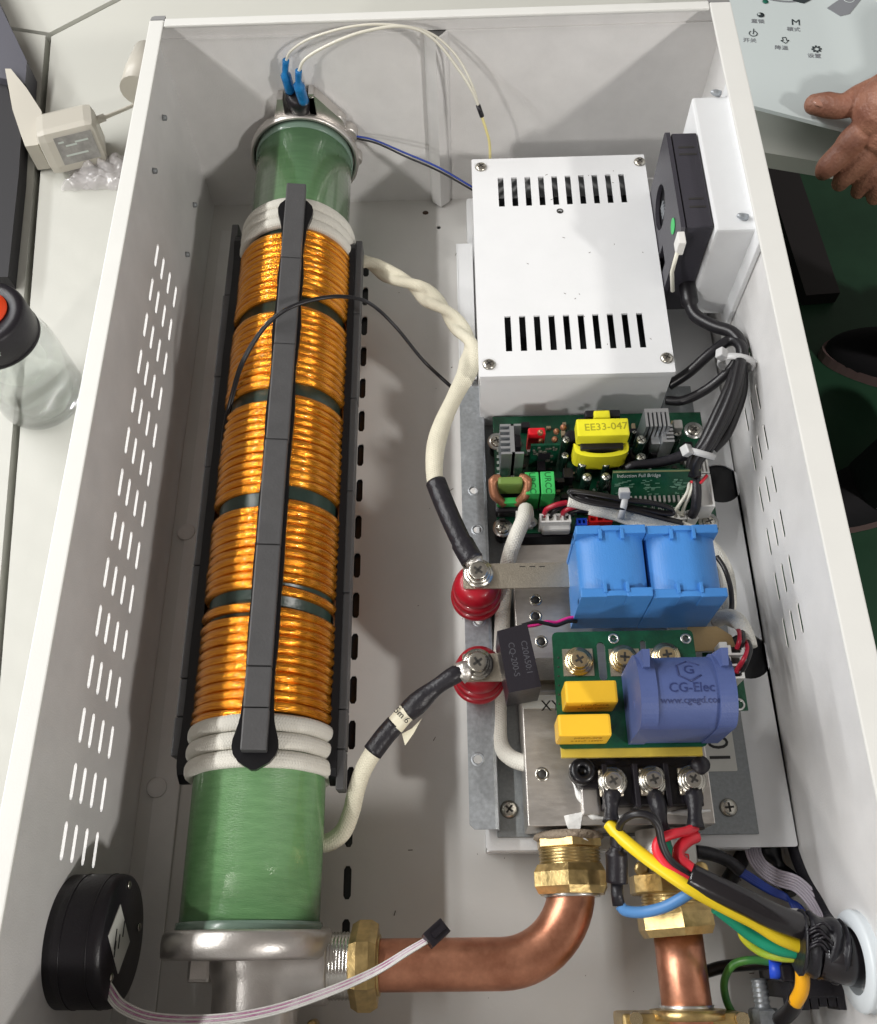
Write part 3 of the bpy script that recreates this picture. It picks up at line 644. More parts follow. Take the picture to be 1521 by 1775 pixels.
mb2 = PX(1160, 350, 3.72)
MB().plate(rr(-1.90, -.98, .70, 1.60, .05), [circ(-1.32, 1.2, .16, 28), [(-1.76, .78), (-1.6, .78), (-1.6, 1.12), (-1.76, 1.12)]], .03, lambda u, v, w_: (3.695 + w_, u, v)).build('back_cover', MODP, md, sm=False)
MB().box(3.716, 3.722, -1.5, -1.14, 1.0, 1.4).build('rear_recess', RUBBER, md)
for k_ in range(4): MB().box(3.706, 3.716, -1.36 + .03 * k_, -1.345 + .03 * k_, 1.12, 1.2).build('board_part', GALV, md)
for px, py, w_ in ((1190, 255, .11), (1193, 267, .12), (1207, 344, .1), (1210, 358, .11)):
    q = P(px, py, 1.592); MB().box(q.x - w_ / 2, q.x + w_ / 2, q.y - .008, q.y + .008, 1.588, 1.5925).build('vent_slit', RECESS, md)
q = PX(1167, 392, 3.678); MB().lathe([(.055, 0), (.055, .003)], q, (-1, 0, 0), 20).build('green_sticker', GDOT, md)
q = PX(1181, 420, 3.68); MB().box(q.x - .03, q.x + .02, q.y - .05, q.y + .05, q.z - .07, q.z + .05, bev=.008).build('plug', NYLON, md)
MB().tube([q + Vector((-.02, -.04, -.05)), q + Vector((-.03, -.08, -.2)), q + Vector((0, -.12, -.35))], .014, 8).build('plug_wire', CLEARW, md)
wire('sensor_cable', 'thick black ridged cable leaving the display module and bending over to the bundle', [(1189, 470, 1.0), (1193, 505, .98), (1203, 543, .95), (1235, 564, .98), (1270, 577, 1.02), (1287, 605, 1.02), (1281, 650, 1.0), (1262, 700, .97), (1238, 745, .92), (1216, 785, .85)], lambda t: .045 if t > .17 else .062, BWIRE, 'cable', 'black cables strapped in the bundle', 12)
wire('power_cable', 'black cable looping from behind the ventilated box up to the strapped bundle', [(1160, 668, .75), (1195, 645, .85), (1235, 610, .95), (1268, 590, 1.0), (1287, 606, 1.05), (1284, 650, 1.02), (1266, 705, .98), (1246, 740, .94), (1222, 790, .86)], .038, BWIRE, 'cable', None, 12)
wire('power_cable', 'lower black cable running from the ventilated box side to the bundle', [(1155, 694, .72), (1185, 694, .76), (1225, 675, .84), (1262, 645, .94), (1284, 620, 1.0), (1276, 665, 1.0), (1250, 725, .95), (1222, 775, .88), (1208, 795, .84)], .034, BWIRE, 'cable', None, 12)
for k, (dx, dz, lab) in enumerate(((-9, .05, 'leftmost black wire of the bundle strapped beside the right wall'), (6, .06, 'right hand black wire of the bundle strapped beside the right wall'), (0, .11, 'topmost black wire of the bundle strapped beside the right wall'), (15, -.02, 'black wire of the bundle ending in a cut end by the wall'))):
    pts = [(1284 + dx * .2, 625, 1.05 + dz), (1272 + dx, 675, 1.03 + dz), (1254 + dx * 1.3, 720, .98 + dz), (1230 + dx, 765, .9 + dz), (1206 + dx * .6, 800, .84 + dz * .5), (1203 + dx * .5, 825, .80)]
    if k == 3: pts = pts[:3] + [(1250 + dx * .5, 755, .92), (1236, 778, .86)]
    wire('bundled_wire', lab, pts, .037, BWIRE, 'wire', 'black cables strapped in the bundle', 10)
def ziptie(label, c, d, r, hd, name='cable_tie'):
    t = thing(name, label, 'cable tie', c)
    c = Vector(c); d = Vector(d).normalized()
    s_, u_ = frame(d); pts = [c + (s_ * math.cos(a) + u_ * math.sin(a)) * r for a in [2 * PI * k / 24 for k in range(25)]]
    bd = MB(); i = 0
    for k in range(24):
        p0, p1 = pts[k], pts[k + 1]; bd.tube([p0, p1], .014, 6)
    ring = MB().lathe([(r, -.022), (r + .012, -.02), (r + .012, .02), (r, .022), (r, -.022)], c, d, 28); ring.build('strap', TIE, t)
    h = c + Vector(hd).normalized() * (r + .02)
    s2, u2 = frame(Vector(hd)); M = Matrix((s2, u2, Vector(hd).normalized())).transposed().to_4x4(); M.translation = h
    MB().box(-.035, .035, -.03, .03, -.02, .04, M, bev=.01).build('tie_head', TIE, t); return t
ziptie('white cable tie at the top of the black bundle near the right wall', P(1277, 630, 1.06), (.25, 1, .25), .115, (-1, .2, .7))
ziptie('white cable tie at the lower end of the black bundle above the circuit board', P(1212, 786, .89), (.35, 1, .6), .10, (-1, -.2, .8))
for pts, m_, lab in (([(1203, 822, .80), (1196, 832, .78), (1212, 838, .79), (1226, 824, .79)], REDW, 'red wire loop at the lower end of the black bundle'),):
    wire('wire_loop', lab, pts, .011, m_)
wire('signal_wire', 'left thin white wire from the bundle down to the board connector', [(1195, 822, .79), (1193, 850, .75), (1178, 875, .7), (1173, 885, .66), (1185, 893, .62)], .012, CLEARW)
wire('signal_wire', 'right thin white wire from the bundle down to the board connector', [(1204, 822, .79), (1199, 850, .76), (1190, 870, .7), (1183, 888, .64), (1178, 893, .62)], .012, CLEARW)
wire('sleeved_cable', 'dark sleeve running down from the bundle to the right board connector', [(1206, 825, .78), (1208, 855, .76), (1206, 880, .7), (1200, 893, .62)], .034, SHRINK, 'cable')
wire('sleeved_cable', 'black sleeve running left from the tied bundle above the upright green board', [(1195, 785, .82), (1175, 793, .8), (1140, 802, .78), (1100, 806, .78), (1085, 812, .76)], lambda t: .045 - .02 * t, SHRINK, 'cable')
#================================================================== MAIN CIRCUIT BOARD
BZ = .50
pb = thing('circuit_board', 'green control circuit board crowded with capacitors below the ventilated box', 'circuit board', (3.2, -3.1, BZ))
MB().box(2.435, 3.955, -3.575, -2.63, BZ - .018, BZ, bev=.004).build('board', PCB, pb)
for px, py in ((872, 915), (1229, 905), (862, 765), (1203, 746)):
    q = P(px, py, BZ + .004); MB().lathe([(.07, -.004), (.07, 0), (.03, .001)], q, seg=20).build('solder_pad', SOLDER, pb); screw(pb, q, .048, SCREW)
    MB().cyl((q.x, q.y, PZ0), (q.x, q.y, BZ - .019), .05, 10).build('standoff', RUBBER, pb)
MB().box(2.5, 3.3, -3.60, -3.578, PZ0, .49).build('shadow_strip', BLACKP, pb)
# electrolytic capacitors
_c = {}
def ecap(px, py, rpx, ztop=.76):
    q = P(px, py, ztop); r = rpx / 305; h = ztop - BZ
    A = MB().lathe([(r * .95, 0), (r, .01), (r, h - .03), (r * .94, h - .02), (r, h - .008), (r * .93, h), (r * .8, h)], (q.x, q.y, BZ), seg=24).build('capacitor_can', CANB, pb)
    MB().lathe([(r * .82, 0), (r * .82, .0035), (0, .0035)], (q.x, q.y, ztop - .002), seg=20).build('can_top', CANT, A)
    for k in (0, 1):
        M = Matrix.Translation((q.x, q.y, ztop + .0025)) @ Matrix.Rotation(k * PI / 2 + .5, 4, 'Z'); MB().box(-r * .7, r * .7, -.003, .003, 0, .001, M).build('vent_score', RECESS, A)
for a_ in ((982, 762, 9, .76), (980, 789, 8.5, .7), (1010, 804, 9, .72), (1018, 827, 11, .74), (1051, 804, 8.5, .72), (1051, 826, 10.5, .75), (1112, 762, 12, .82), (1112, 792, 11, .78), (1174, 749, 11, .78), (1100, 749, 5, .66)): ecap(*a_)
# transformer
tz = .97; x0, x1, y0, y1 = rect(1000, 725, 1091, 755, tz)
xm = (x0 + x1) / 2; dY = y0 - .02 - P(1046, 801, tz - .2).y
MB().box(x0, x1, y0, y1, tz - .12, tz, bev=.012).build('tape_band', YTAPE, pb)
text('EE33-047', .076, (xm + .02, (y0 + y1) / 2, tz + .0005), mat('tape_print', (.35, .32, .02), .5), pb, rx=(1, .03, 0))
MB().box(x0 + .03, x1 - .03, y0 - dY * .6, y1 + .07, BZ + .03, tz - .10, bev=.01).build('ferrite_core', BLACKP, pb)
bl = MB(); n_ = 14
for zz0, zz1 in ((tz - .30, tz - .13),):
    poly = [(x0 - .01 + 0, y0 + .02)] + [(xm + (x1 - x0 + .02) / 2 * math.sin(a), y0 - .02 - dY * math.cos(a)**.7 if math.cos(a) > 1e-4 else y0 - .02) for a in [-PI / 2 + PI * k / n_ for k in range(n_ + 1)]] + [(x1 + .01, y0 + .02)]
    inner = [(x1 - .06, y0 - .02)] + [(xm + (x1 - x0 - .10) / 2 * math.sin(a), y0 - .03 - (dY * .45) * max(0, math.cos(a))) for a in [PI / 2 - PI * k / n_ for k in range(n_ + 1)]] + [(x0 + .06, y0 - .02)]
    bl.prism(poly + inner, lambda u, v: (u, v, zz0), lambda u, v: (u, v, zz1))
bl.build('taped_winding', YTAPE, pb)
x2a, x3a, y2a, y3a = rect(1030, 711, 1058, 724, tz - .05); MB().box(x2a, x3a, y2a, y3a, tz - .16, tz - .05, bev=.01).build('tape_wrap', YTAPE, pb)
x2a, x3a, y2a, y3a = rect(1014, 713, 1075, 725, tz - .1); MB().box(x2a, x3a, y2a, y3a, tz - .3, tz - .08, bev=.01).build('bobbin', BLACKP, pb)
# heat sinks with comb fins
def heatsink(x0, x1, y0, y1, z0, z1, side, nf=5, along='y'):
    b = MB()
    if along == 'y':
        b.box(x0 if side > 0 else x1 - .03, x0 + .03 if side > 0 else x1, y0, y1, z0, z1)
        o = b.build('heat_sink', ALU2, pb)
        for k in range(nf):
            y = y0 + (y1 - y0 - .018) * k / (nf - 1); xa, xb = (x0 + .031, x1) if side > 0 else (x0, x1 - .031)
            MB().box(xa, xb, y, y + .018, z0, z1).build('fin', ALU2, o)
    else:
        b.box(x0, x1, y0 if side > 0 else y1 - .03, y0 + .03 if side > 0 else y1, z0, z1)
        o = b.build('heat_sink', ALU2, pb)
        for k in range(nf):
            x = x0 + (x1 - x0 - .018) * k / (nf - 1); ya_, yb_ = (y0 + .031, y1) if side > 0 else (y0, y1 - .031)
            MB().box(x, x + .018, ya_, yb_, z0, z1).build('fin', ALU2, o)
x0, x1, y0, y1 = rect(868, 735, 892, 787, .86); heatsink(x0, x1, y0, y1, BZ, .86, -1, 6)
MB().box(x1 - .02, x1 + .05, y1 - .015, y1, BZ, .86).build('heat_sink_wing', ALU2, pb); MB().box(x1 - .02, x1 + .06, y0, y0 + .015, BZ, .86).build('heat_sink_wing', ALU2, pb)
MB().box(x1 + .01, x1 + .05, y0 + .1, y1 - .04, BZ, .78, bev=.005).build('power_transistor', BLACKP, pb)
x0, x1, y0, y1 = rect(1118, 708, 1160, 728, .92); heatsink(x0, x1, y0 - .05, y1, BZ, .92, -1, 6, 'x')
x0, x1, y0, y1 = rect(1147, 736, 1168, 766, .84); heatsink(x0, x1, y0, y1, BZ, .84, 1, 5)
MB().box(x0 - .06, x0 - .002, y0 + .02, y1 - .02, BZ, .78, bev=.005).build('power_transistor', ALU2, pb)
x0, x1, y0, y1 = rect(1168, 727, 1184, 742, .84); MB().box(x0, x1, y0, y1, .55, .84, bev=.01).build('metal_can', SOLDER, pb)
# red relay, beads, module
x0, x1, y0, y1 = rect(916, 741, 946, 753, .74); MB().box(x0, x1, y0, y1, BZ, .74, bev=.01).build('red_film_capacitor', mat('red_box_plastic', (.65, .01, .02), .35), pb)
for px, py, r, z in ((937, 750, 6.5, .78), (938, 764, 6, .68), (965, 748, 6.5, .8), (977, 741, 7, .82), (962, 762, 7, .72)):
    MB().sphere(P(px, py, z), r / 300, (1, 1, 1.2), 12).build('varnished_coil', COPW, pb)
a_, b_ = P(921, 771, .80), P(971, 771, .80)
MB().box(a_.x, b_.x, a_.y - .008, a_.y + .008, BZ, .80).build('upright_module', PCBD, pb)
random.seed(3)
cc = MB()
for k in range(26):
    x = random.uniform(a_.x + .02, b_.x - .02); z = random.uniform(.55, .78); s1 = random.uniform(.006, .013)
    cc.box(x - s1, x + s1, a_.y - .017, a_.y - .009, z - s1 * .6, z + s1 * .6)
o = cc.build('surface_parts', mat('tiny_components', (.25, .24, .20), .4, .3, var=.8, vscale=60), pb); o['kind'] = 'stuff'
MB().box((a_.x + b_.x) / 2 - .04, (a_.x + b_.x) / 2 + .04, a_.y - .02, a_.y - .009, .62, .7).build('chip', BLACKP, pb)
# toroid choke
q = P(885, 832, .78); 
MB().box(q.x - .085, q.x + .085, q.y - .03, q.y + .03, .62, .78, bev=.02).build('choke_core', CORE, pb)
for s_ in (-1, 1):
    MB().tube(smooth_path([(q.x + s_ * .07, q.y + .035, .74), (q.x + s_ * .115, q.y + .01, .75), (q.x + s_ * .105, q.y - .07, .70), (q.x + s_ * .04, q.y - .1, .62)], 5), .032, 10, prof=lambda a, L: 1 + .08 * math.sin(L * 260)).build('choke_winding', COPW, pb)
MB().box(q.x - .1, q.x + .1, q.y - .15, q.y + .05, BZ, .6, bev=.02).build('choke_base', BLACKP, pb)
x0, x1, y0, y1 = rect(862, 862, 906, 872, .66); MB().box(x0, x1, y0, y1, BZ, .66, bev=.006).build('green_film_capacitor', GRNC, pb)
for a4 in ((911, 818, 935, 856), (938, 817, 962, 856)):
    x0, x1, y0, y1 = rect(*a4, .74); o = MB().box(x0, x1, y0, y1, BZ, .74, bev=.006).build('green_film_capacitor', GRNC, pb)
    text('URCC', .06, ((x0 + x1) / 2, (y0 + y1) / 2, .7405), mat('green_print', (.01, .12, .03), .5), o, rx=(0, -1, 0), uy=(1, 0, 0))
# connectors
def conn(x0, y0, x1, y1, z, m_, nb=2, name='plug_socket', zb=BZ):
    a1, b1, c1, d1 = rect(x0, y0, x1, y1, z)
    o = MB().box(a1, b1, c1, d1, zb, z - .03, bev=.005).build(name, m_, pb)
    for yy in ((c1, c1 + .012), (d1 - .012, d1)): MB().box(a1, b1, yy[0], yy[1], z - .03, z).build('socket_wall', m_, o)
    for k in range(nb + 1):
        x = a1 + (b1 - a1 - .012) * k / nb; MB().box(x, x + .012, c1 + .012, d1 - .012, z - .03, z).build('socket_rib', m_, o)
    return a1, b1, c1, d1
conn(936, 890, 990, 905, .66, NYLON, 4); conn(895, 885, 926, 905, .62, NYLON, 2)
a1, b1, c1, d1 = rect(940, 905, 990, 918, .6); MB().box(a1, b1, c1, d1, BZ, .6, bev=.02).build('plug_latch', NYLON, pb)
conn(1000, 898, 1018, 910, .62, mat('blue_socket', (.01, .05, .45), .35), 2)
conn(1021, 893, 1062, 905, .60, mat('red_socket', (.55, .01, .01), .35), 3)
conn(1165, 886, 1190, 900, .62, NYLON, 2); conn(1192, 884, 1210, 900, .62, NYLON, 1)
conn(1212, 822, 1236, 878, .70, NYLON, 1, zb=BZ); conn(1206, 785, 1228, 820, .70, NYLON, 3)
MB().sphere(P(920, 905, .56), .05, (1, .8, .6), 10).build('glue_blob', NYLON, pb)
# tilted daughter board with pins and lettering
A0, A1, B0, B1 = P(1063, 817, .86), P(1214, 808, .86), P(1054, 868, .60), P(1200, 897, .56)
A1 = Vector((A1.x, A0.y, .86)); B0 = Vector((A0.x - .0, A0.y - .20, .56)); B1 = Vector((A1.x, A0.y - .20, .56))
nrm = (A1 - A0).cross(B0 - A0).normalized(); nrm = nrm if nrm.z > 0 else -nrm
MB().prism([(0, 0), (1, 0), (1, 1), (0, 1)], lambda u, v: A0.lerp(A1, u).lerp(B0.lerp(B1, u), v), lambda u, v: A0.lerp(A1, u).lerp(B0.lerp(B1, u), v) - nrm * .014).build('daughter_board', PCB, pb)
MB().prism([(0, 0), (1, 0), (1, .03), (0, .03)], lambda u, v: A0.lerp(A1, u).lerp(B0.lerp(B1, u), v) + nrm * .001, lambda u, v: A0.lerp(A1, u).lerp(B0.lerp(B1, u), v) + nrm * .003).build('board_edge', mat('bare_board_edge', (.25, .26, .12), .5), pb)
dn = (B0 - A0).normalized()
def onb(u, v): return A0.lerp(A1, u).lerp(B0.lerp(B1, u), v) + nrm * .003
text('Induction Full Bridge', .035, onb(.3, .1), SILK, pb, rx=(1, 0, 0), uy=-dn, ext=.0008)
text('Full Bridge', .06, onb(.6, .82), SILK, pb, rx=(1, 0, 0), uy=-dn, ext=.0008)
text('2025-0-04', .045, onb(.65, .95), SILK, pb, rx=(1, 0, 0), uy=-dn, ext=.0008)
for k in range(15):
    q = onb(.12 + .055 * k, .6); MB().box(q.x - .007, q.x + .007, q.y - .03, q.y + .03, q.z - .0, q.z + .018).build('header_pin', SOLDER, pb)
sk = MB()
for k in range(60):
    q = onb(random.choice((random.uniform(.05, .25), random.uniform(.35, .55), random.uniform(.68, .85))), random.uniform(.18, .5)); s1 = random.uniform(.006, .02)
    sk.prism([(0, 0), (1, 0), (1, 1), (0, 1)], lambda u, v: q + Vector(((u - .5) * s1 * 2, 0, 0)) + dn * v * .006, lambda u, v: q + Vector(((u - .5) * s1 * 2, 0, 0)) + dn * v * .006 + nrm * .0006)
o = sk.build('silkscreen_marks', mat('dim_silkscreen', (.16, .32, .22), .5), pb); o['kind'] = 'stuff'
ti = MB()
for k in range(110):
    px, py = random.uniform(870, 1200), random.uniform(770, 905); q = P(px, py, BZ); s1, s2 = random.uniform(.008, .022), random.uniform(.006, .012)
    if -3.55 < q.y < -2.75: ti.box(q.x - s1, q.x + s1, q.y - s2, q.y + s2, BZ - .001, BZ + random.uniform(.008, .03))
o = ti.build('surface_parts', mat('tiny_parts_mixed', (.12, .11, .09), .4, col2=(.01, .012, .012), vscale=30), pb); o['kind'] = 'stuff'
for px, py, s in ((1030, 850, '+'), (1020, 905, 'CN1'), (1142, 897, 'R12'), (900, 895, 'L1')):
    text(s, .05, P(px, py, BZ + .001), SILK, pb, ext=.0006)
for k in range(5): q = P(864.5, 781 + 10.5 * k, BZ + .002); MB().box(q.x - .012, q.x + .012, q.y - .012, q.y + .012, q.z, q.z + .003).build('solder_point', SILK, pb)
random.seed(21)
for nm_, m_, n2, hr, sr in (('chip_resistors', mat('tan_resistors', (.35, .27, .17), .5), 34, (.02, .05), (.012, .02)), ('small_black_parts', BLACKP, 30, (.05, .14), (.02, .035)), ('silver_parts', SOLDER, 26, (.02, .09), (.008, .016)), ('small_white_parts', NYLON, 10, (.04, .1), (.015, .03))):
    gm = MB()
    for k in range(n2):
        x = random.uniform(2.52, 3.88); y = random.uniform(-3.5, -2.72); a_ = random.uniform(*sr); b_ = random.uniform(*sr) * random.choice((.6, 1, 1.6)); hh_ = random.uniform(*hr)
        gm.box(x - a_, x + a_, y - b_, y + b_, BZ - .001, BZ + hh_, bev=.003)
    o = gm.build(nm_, m_, pb); o['kind'] = 'stuff'
for k in range(5):
    x = 3.02 + .085 * k; MB().lathe([(.022, 0), (.022, .1), (.016, .11)], (x, -3.33 - .02 * (k % 2), BZ), seg=14).build('small_capacitor', CANB, pb)
for k, (x, y) in enumerate(((3.3, -2.98), (3.42, -3.05), (3.1, -3.02), (2.98, -2.9), (3.55, -3.02))):
    o = MB().lathe([(.05, 0), (.052, .01), (.052, .15), (.045, .16), (.03, .16)], (x, y, BZ), seg=20).build('choke_can', BLACKP, pb)
#================================================================== SLEEVED LEADS OVER THE BOARD
wire('braided_lead', 'white braided sleeve rising from the board and passing down behind the red insulators', [(912, 882, .66), (908, 900, .72), (895, 930, .72), (884, 962, .66), (877, 1000, .58), (872, 1060, .5), (869, 1130, .45), (866, 1200, .42), (865, 1250, .42), (868, 1290, .44), (885, 1313, .5), (915, 1323, .56), (945, 1318, .62), (975, 1306, .68)], .052, SLEEVE, 'lead', None, 12, 10)
wire('braided_lead', 'upper white sleeve crossing the board under the black wires', [(985, 869, .74), (1020, 876, .74), (1065, 886, .74), (1110, 896, .76), (1160, 906, .72), (1215, 925, .7)], .04, SLEEVE, 'lead')
wire('braided_lead', 'lower white sleeve crossing the board beside the blue capacitors', [(1022, 882, .72), (1070, 893, .72), (1110, 908, .72), (1160, 918, .68), (1220, 935, .6), (1258, 985, .56), (1266, 1040, .56), (1262, 1070, .6), (1278, 1080, .64)], .044, SLEEVE, 'lead')
for k, (pts, lab, m_) in enumerate((
    ([(943, 895, .62), (948, 883, .7), (965, 875, .74), (984, 871, .74)], 'bright red wire into the left pair of the white board plug', DREDW),
    ([(953, 897, .62), (960, 885, .68), (975, 878, .7), (986, 875, .7)], 'black wire beside the bright red one in the white board plug', BWIRE),
    ([(974, 895, .62), (980, 885, .7), (1000, 878, .73), (1023, 880, .73)], 'dark red wire into the right pair of the white board plug', DREDW),
    ([(984, 897, .62), (990, 888, .66), (1005, 884, .69), (1025, 885, .69)], 'black wire beside the dark red one in the white board plug', BWIRE))):
    wire('plug_wire', lab, pts, .018, m_)
loop = [(1180, 906, .76), (1130, 893, .80), (1080, 880, .84), (1020, 870, .82), (990, 860, .8), (992, 852, .8), (1030, 857, .84), (1080, 866, .86), (1130, 872, .84), (1160, 882, .82), (1158, 890, .8), (1120, 884, .8), (1070, 873, .82), (1015, 862, .8)]
for k in range(4):
    wire('looped_wire', 'thin black wire of the loop tied over the circuit board, beside the white sleeves', [(x + random.uniform(-3, 3) + k, y + (k - 1.5) * 1.6, z + random.uniform(-.01, .01) + k * .008) for x, y, z in loop], .0105, BWIRE, 'wire', 'thin black wires looped over the board')
ziptie('white cable tie round the looped wires in the middle of the circuit board', P(1080, 878, .80), (1, -.25, 0), .075, (0, .55, 1))
wire('pink_pair', 'upper pink wire dipping behind the left blue capacitor', [(1086, 888, .74), (1102, 891, .74), (1112, 903, .72), (1119, 918, .68)], .008, PINKW)
wire('pink_pair', 'lower pink wire dipping behind the left blue capacitor', [(1086, 891, .73), (1099, 895, .74), (1108, 906, .72), (1114, 919, .68)], .008, PINKW)
#================================================================== COOLING BLOCK
SZ = .75
sb = thing('cooling_block', 'machined silver metal block with drilled holes under the capacitors', 'metal block', (3.05, -4.6, PZ0))
bx0, bx1 = P(916, 1431, SZ).x, P(1241, 1429, SZ).x; by0 = P(1080, 1430, SZ).y; by1 = P(950, 944, .62).y
hq = [P(929, 1040, .62), P(929, 1068, .62), P(939, 1112, .62)]
by2 = P(950, 1195, SZ).y
MB().box(P(895, 1100, .62).x, bx1 - .1, by2, by1, .49, .62, bev=.005).build('rear_block', ALU, sb)
MB().box(P(895, 1100, .62).x + .04, bx1 - .12, by2, by1 - .03, PZ0, .488, bev=.005).build('rear_spacer', BLACKP, sb)
MB().box(bx0, bx1, by0, by2 - .006, PZ0 + .02, SZ, bev=.006).build('front_block', ALU, sb)
for q in hq + [P(940, 1342, SZ), P(1003, 1255, SZ)]:
    o = MB().lathe([(.042, 0), (.04, .004), (.028, .005), (.026, .001)], q, seg=18).build('drilled_hole', SCREW, sb)
    MB().lathe([(.027, 0), (.027, .002), (0, .002)], q, seg=14).build('hole_shadow', RECESS, o)
q = P(395, 0, 1)
x0, x1, y0, y1 = rect(918, 1062, 960, 1137, .62)
x0, x1, y0, y1 = rect(905, 1205, 968, 1228, SZ); MB().box(x0, x1, y0, y1, SZ + .0, SZ + .004).build('paper_label', PAPER, sb)
text('XY', .09, P(955, 1224, SZ + .005), INK, sb, ext=.0006)
x0, x1, y0, y1 = rect(896, 1140, 957, 1180, .70); MB().box(x0, x1 + .1, y0, y1, .63, .70, bev=.004).build('copper_busbar', NICKEL, sb)
pa = MB(); pth = [P(*q_, SZ + .002) for q_ in ((992, 1325), (996, 1360), (1008, 1385), (1022, 1410), (1050, 1418), (1120, 1412), (1180, 1408), (1232, 1405))]
pa.tube(smooth_path(pth, 5), lambda t: .014 + .008 * math.sin(t * 30), 6); pa.build('thermal_paste', PASTE, sb)
MB().prism([(0, 0), (.11, .02), (.08, -.1), (.13, -.14), (.03, -.1), (.01, -.05)], lambda u, v: P(978, 1414, SZ) + Vector((u, v, 0)), lambda u, v: P(978, 1414, SZ) + Vector((u, v, .004))).build('paste_smear', PASTE, sb)
#================================================================== POWER MODULE WITH SCREW TERMINALS
pm = thing('power_module', 'black power module with three screw terminals at the front of the metal block', 'power module', (3.25, -5.2, SZ))
x0, x1, y0, y1 = rect(1046, 1322, 1214, 1398, .93)
MB().box(x0 - .12, x1 + .04, y1 - .12, y1 + .05, SZ + .002, .84, bev=.02).build('module_base', BLACKP, pm)
MB().box(x0, x1, y0 + .02, y1, SZ + .002, .86, bev=.01).build('terminal_row', BLACKP, pm)
for k in range(4):
    x = x0 + (x1 - x0 - .02) * k / 3; MB().box(x, x + .03, y0, y1, SZ + .004, .925, bev=.006).build('barrier', BLACKP, pm)
MB().box(x0 - .11, x0 - .01, y0 - .02, y1 - .06, SZ + .002, SZ + .03, bev=.01).build('metal_ear', STEEL, pm)
MB().lathe([(.075, 0), (.075, .07), (.06, .09), (.03, .09), (.03, .05), (0, .05)], P(1008, 1340, SZ + .09), seg=20).build('hex_socket_screw', RUBBER, pm)
MB().lathe([(.05, 0), (.05, .12), (0, .12)], P(1208, 1332, .86), seg=16).build('round_post', BLACKP, pm)
TZ = .90
tpx = [(1062, 1355), (1132, 1353), (1200, 1352)]
labs = ('left', 'middle', 'right')
for k, (px, py) in enumerate(tpx):
    q = P(px, py, TZ + .02)
    lg_ = MB().box(q.x - .075, q.x + .06, q.y - .08, q.y + .07, q.z - .03, q.z - .006, bev=.01).build('square_lug', NICKEL, pm); screw(pm, q - Vector((0, 0, .006)), .053, SCREW, washer=True)
#================================================================== DRIVER BOARD
DZ = 1.05
db = thing('driver_board', 'green driver board on an amber laminate carrying two yellow capacitors', 'circuit board', (3.1, -4.8, DZ))
c1_, c2_, c3_, c4_ = P(958, 1096, DZ), P(1204, 1096, DZ), P(1226, 1300, DZ), P(968, 1292, DZ)
X0 = (c1_.x + c4_.x) / 2; X1 = (c2_.x + c3_.x) / 2; Y1_ = c1_.y; Y0_ = (c3_.y + c4_.y) / 2
def cap2(px0, py0, py1, wpx):
    a_, b_ = P(px0, py0, DZ), P(px0, py1, DZ); return capsule(a_.x, (a_.y + b_.y) / 2, wpx / 290, a_.y - b_.y, 5)
hh = [cap2(1041, 1113, 1180, 14), cap2(1114, 1110, 1160, 10)] + [circ(P(1064, 1107, DZ).x, P(1064, 1107, DZ).y, .012, 10), circ(P(1189, 1107, DZ).x, P(1189, 1107, DZ).y, .018, 12)]
MB().plate(rr(X0, X1, Y0_, Y1_, .03), hh, .016, lambda u, v, w_: (u, v, DZ - .008 + w_)).build('board', PCB, db, sm=False)
MB().box(X0 + .01, X1 - .03, Y0_ - .045, Y1_ - .3, DZ - .05, DZ - .018, bev=.003).build('amber_laminate', YEDGE, db)
for px, py in ((1064, 1107), (1189, 1107)):
    q = P(px, py, DZ + .001); MB().lathe([(.02, 0), (.032, .001), (.032, .003), (.02, .003), (.02, 0)], q, seg=16).build('plated_ring', SOLDER, db)
for px0, py0, px1, py1, sx, sy in ((976, 1125, 1029, 1172, 1003, 1147), (1057, 1125, 1110, 1172, 1081, 1143), (1127, 1124, 1178, 1170, 1154, 1139)):
    a1, b1, c1, d1 = rect(px0, py0, px1, py1, DZ); MB().box(a1, b1, c1, d1, DZ, DZ + .004).build('tinned_pad', NICKEL, db)
    screw(db, P(sx, sy, DZ + .006), .055, BSCREW, washer=True)
for (px0, py0, px1, py1) in ((980, 1179, 1071, 1218), (968, 1237, 1060, 1276)):
    a1, b1, c1, d1 = rect(px0, py0, px1, py1, 1.27); o = MB().box(a1, b1, c1, d1, DZ, 1.27, bev=.014).build('yellow_film_capacitor', YELC, db)
    for k, (t_, sz) in enumerate((('MKP-X2', .045), ('0.33uF 1200V', .032))):
        text(t_, sz, ((a1 + b1) / 2 + .02, c1 - .002, 1.22 - .07 * k), mat('amber_print', (.38, .2, .01), .5), o, rx=(1, 0, 0), uy=(0, 0, 1), ext=.0006)
for k in range(6): q = P(968 + k * .3, 1140 + k * 16, DZ + .001); MB().lathe([(.006, 0), (.006, .001), (0, .001)], q, seg=8).build('via', RECESS, db)
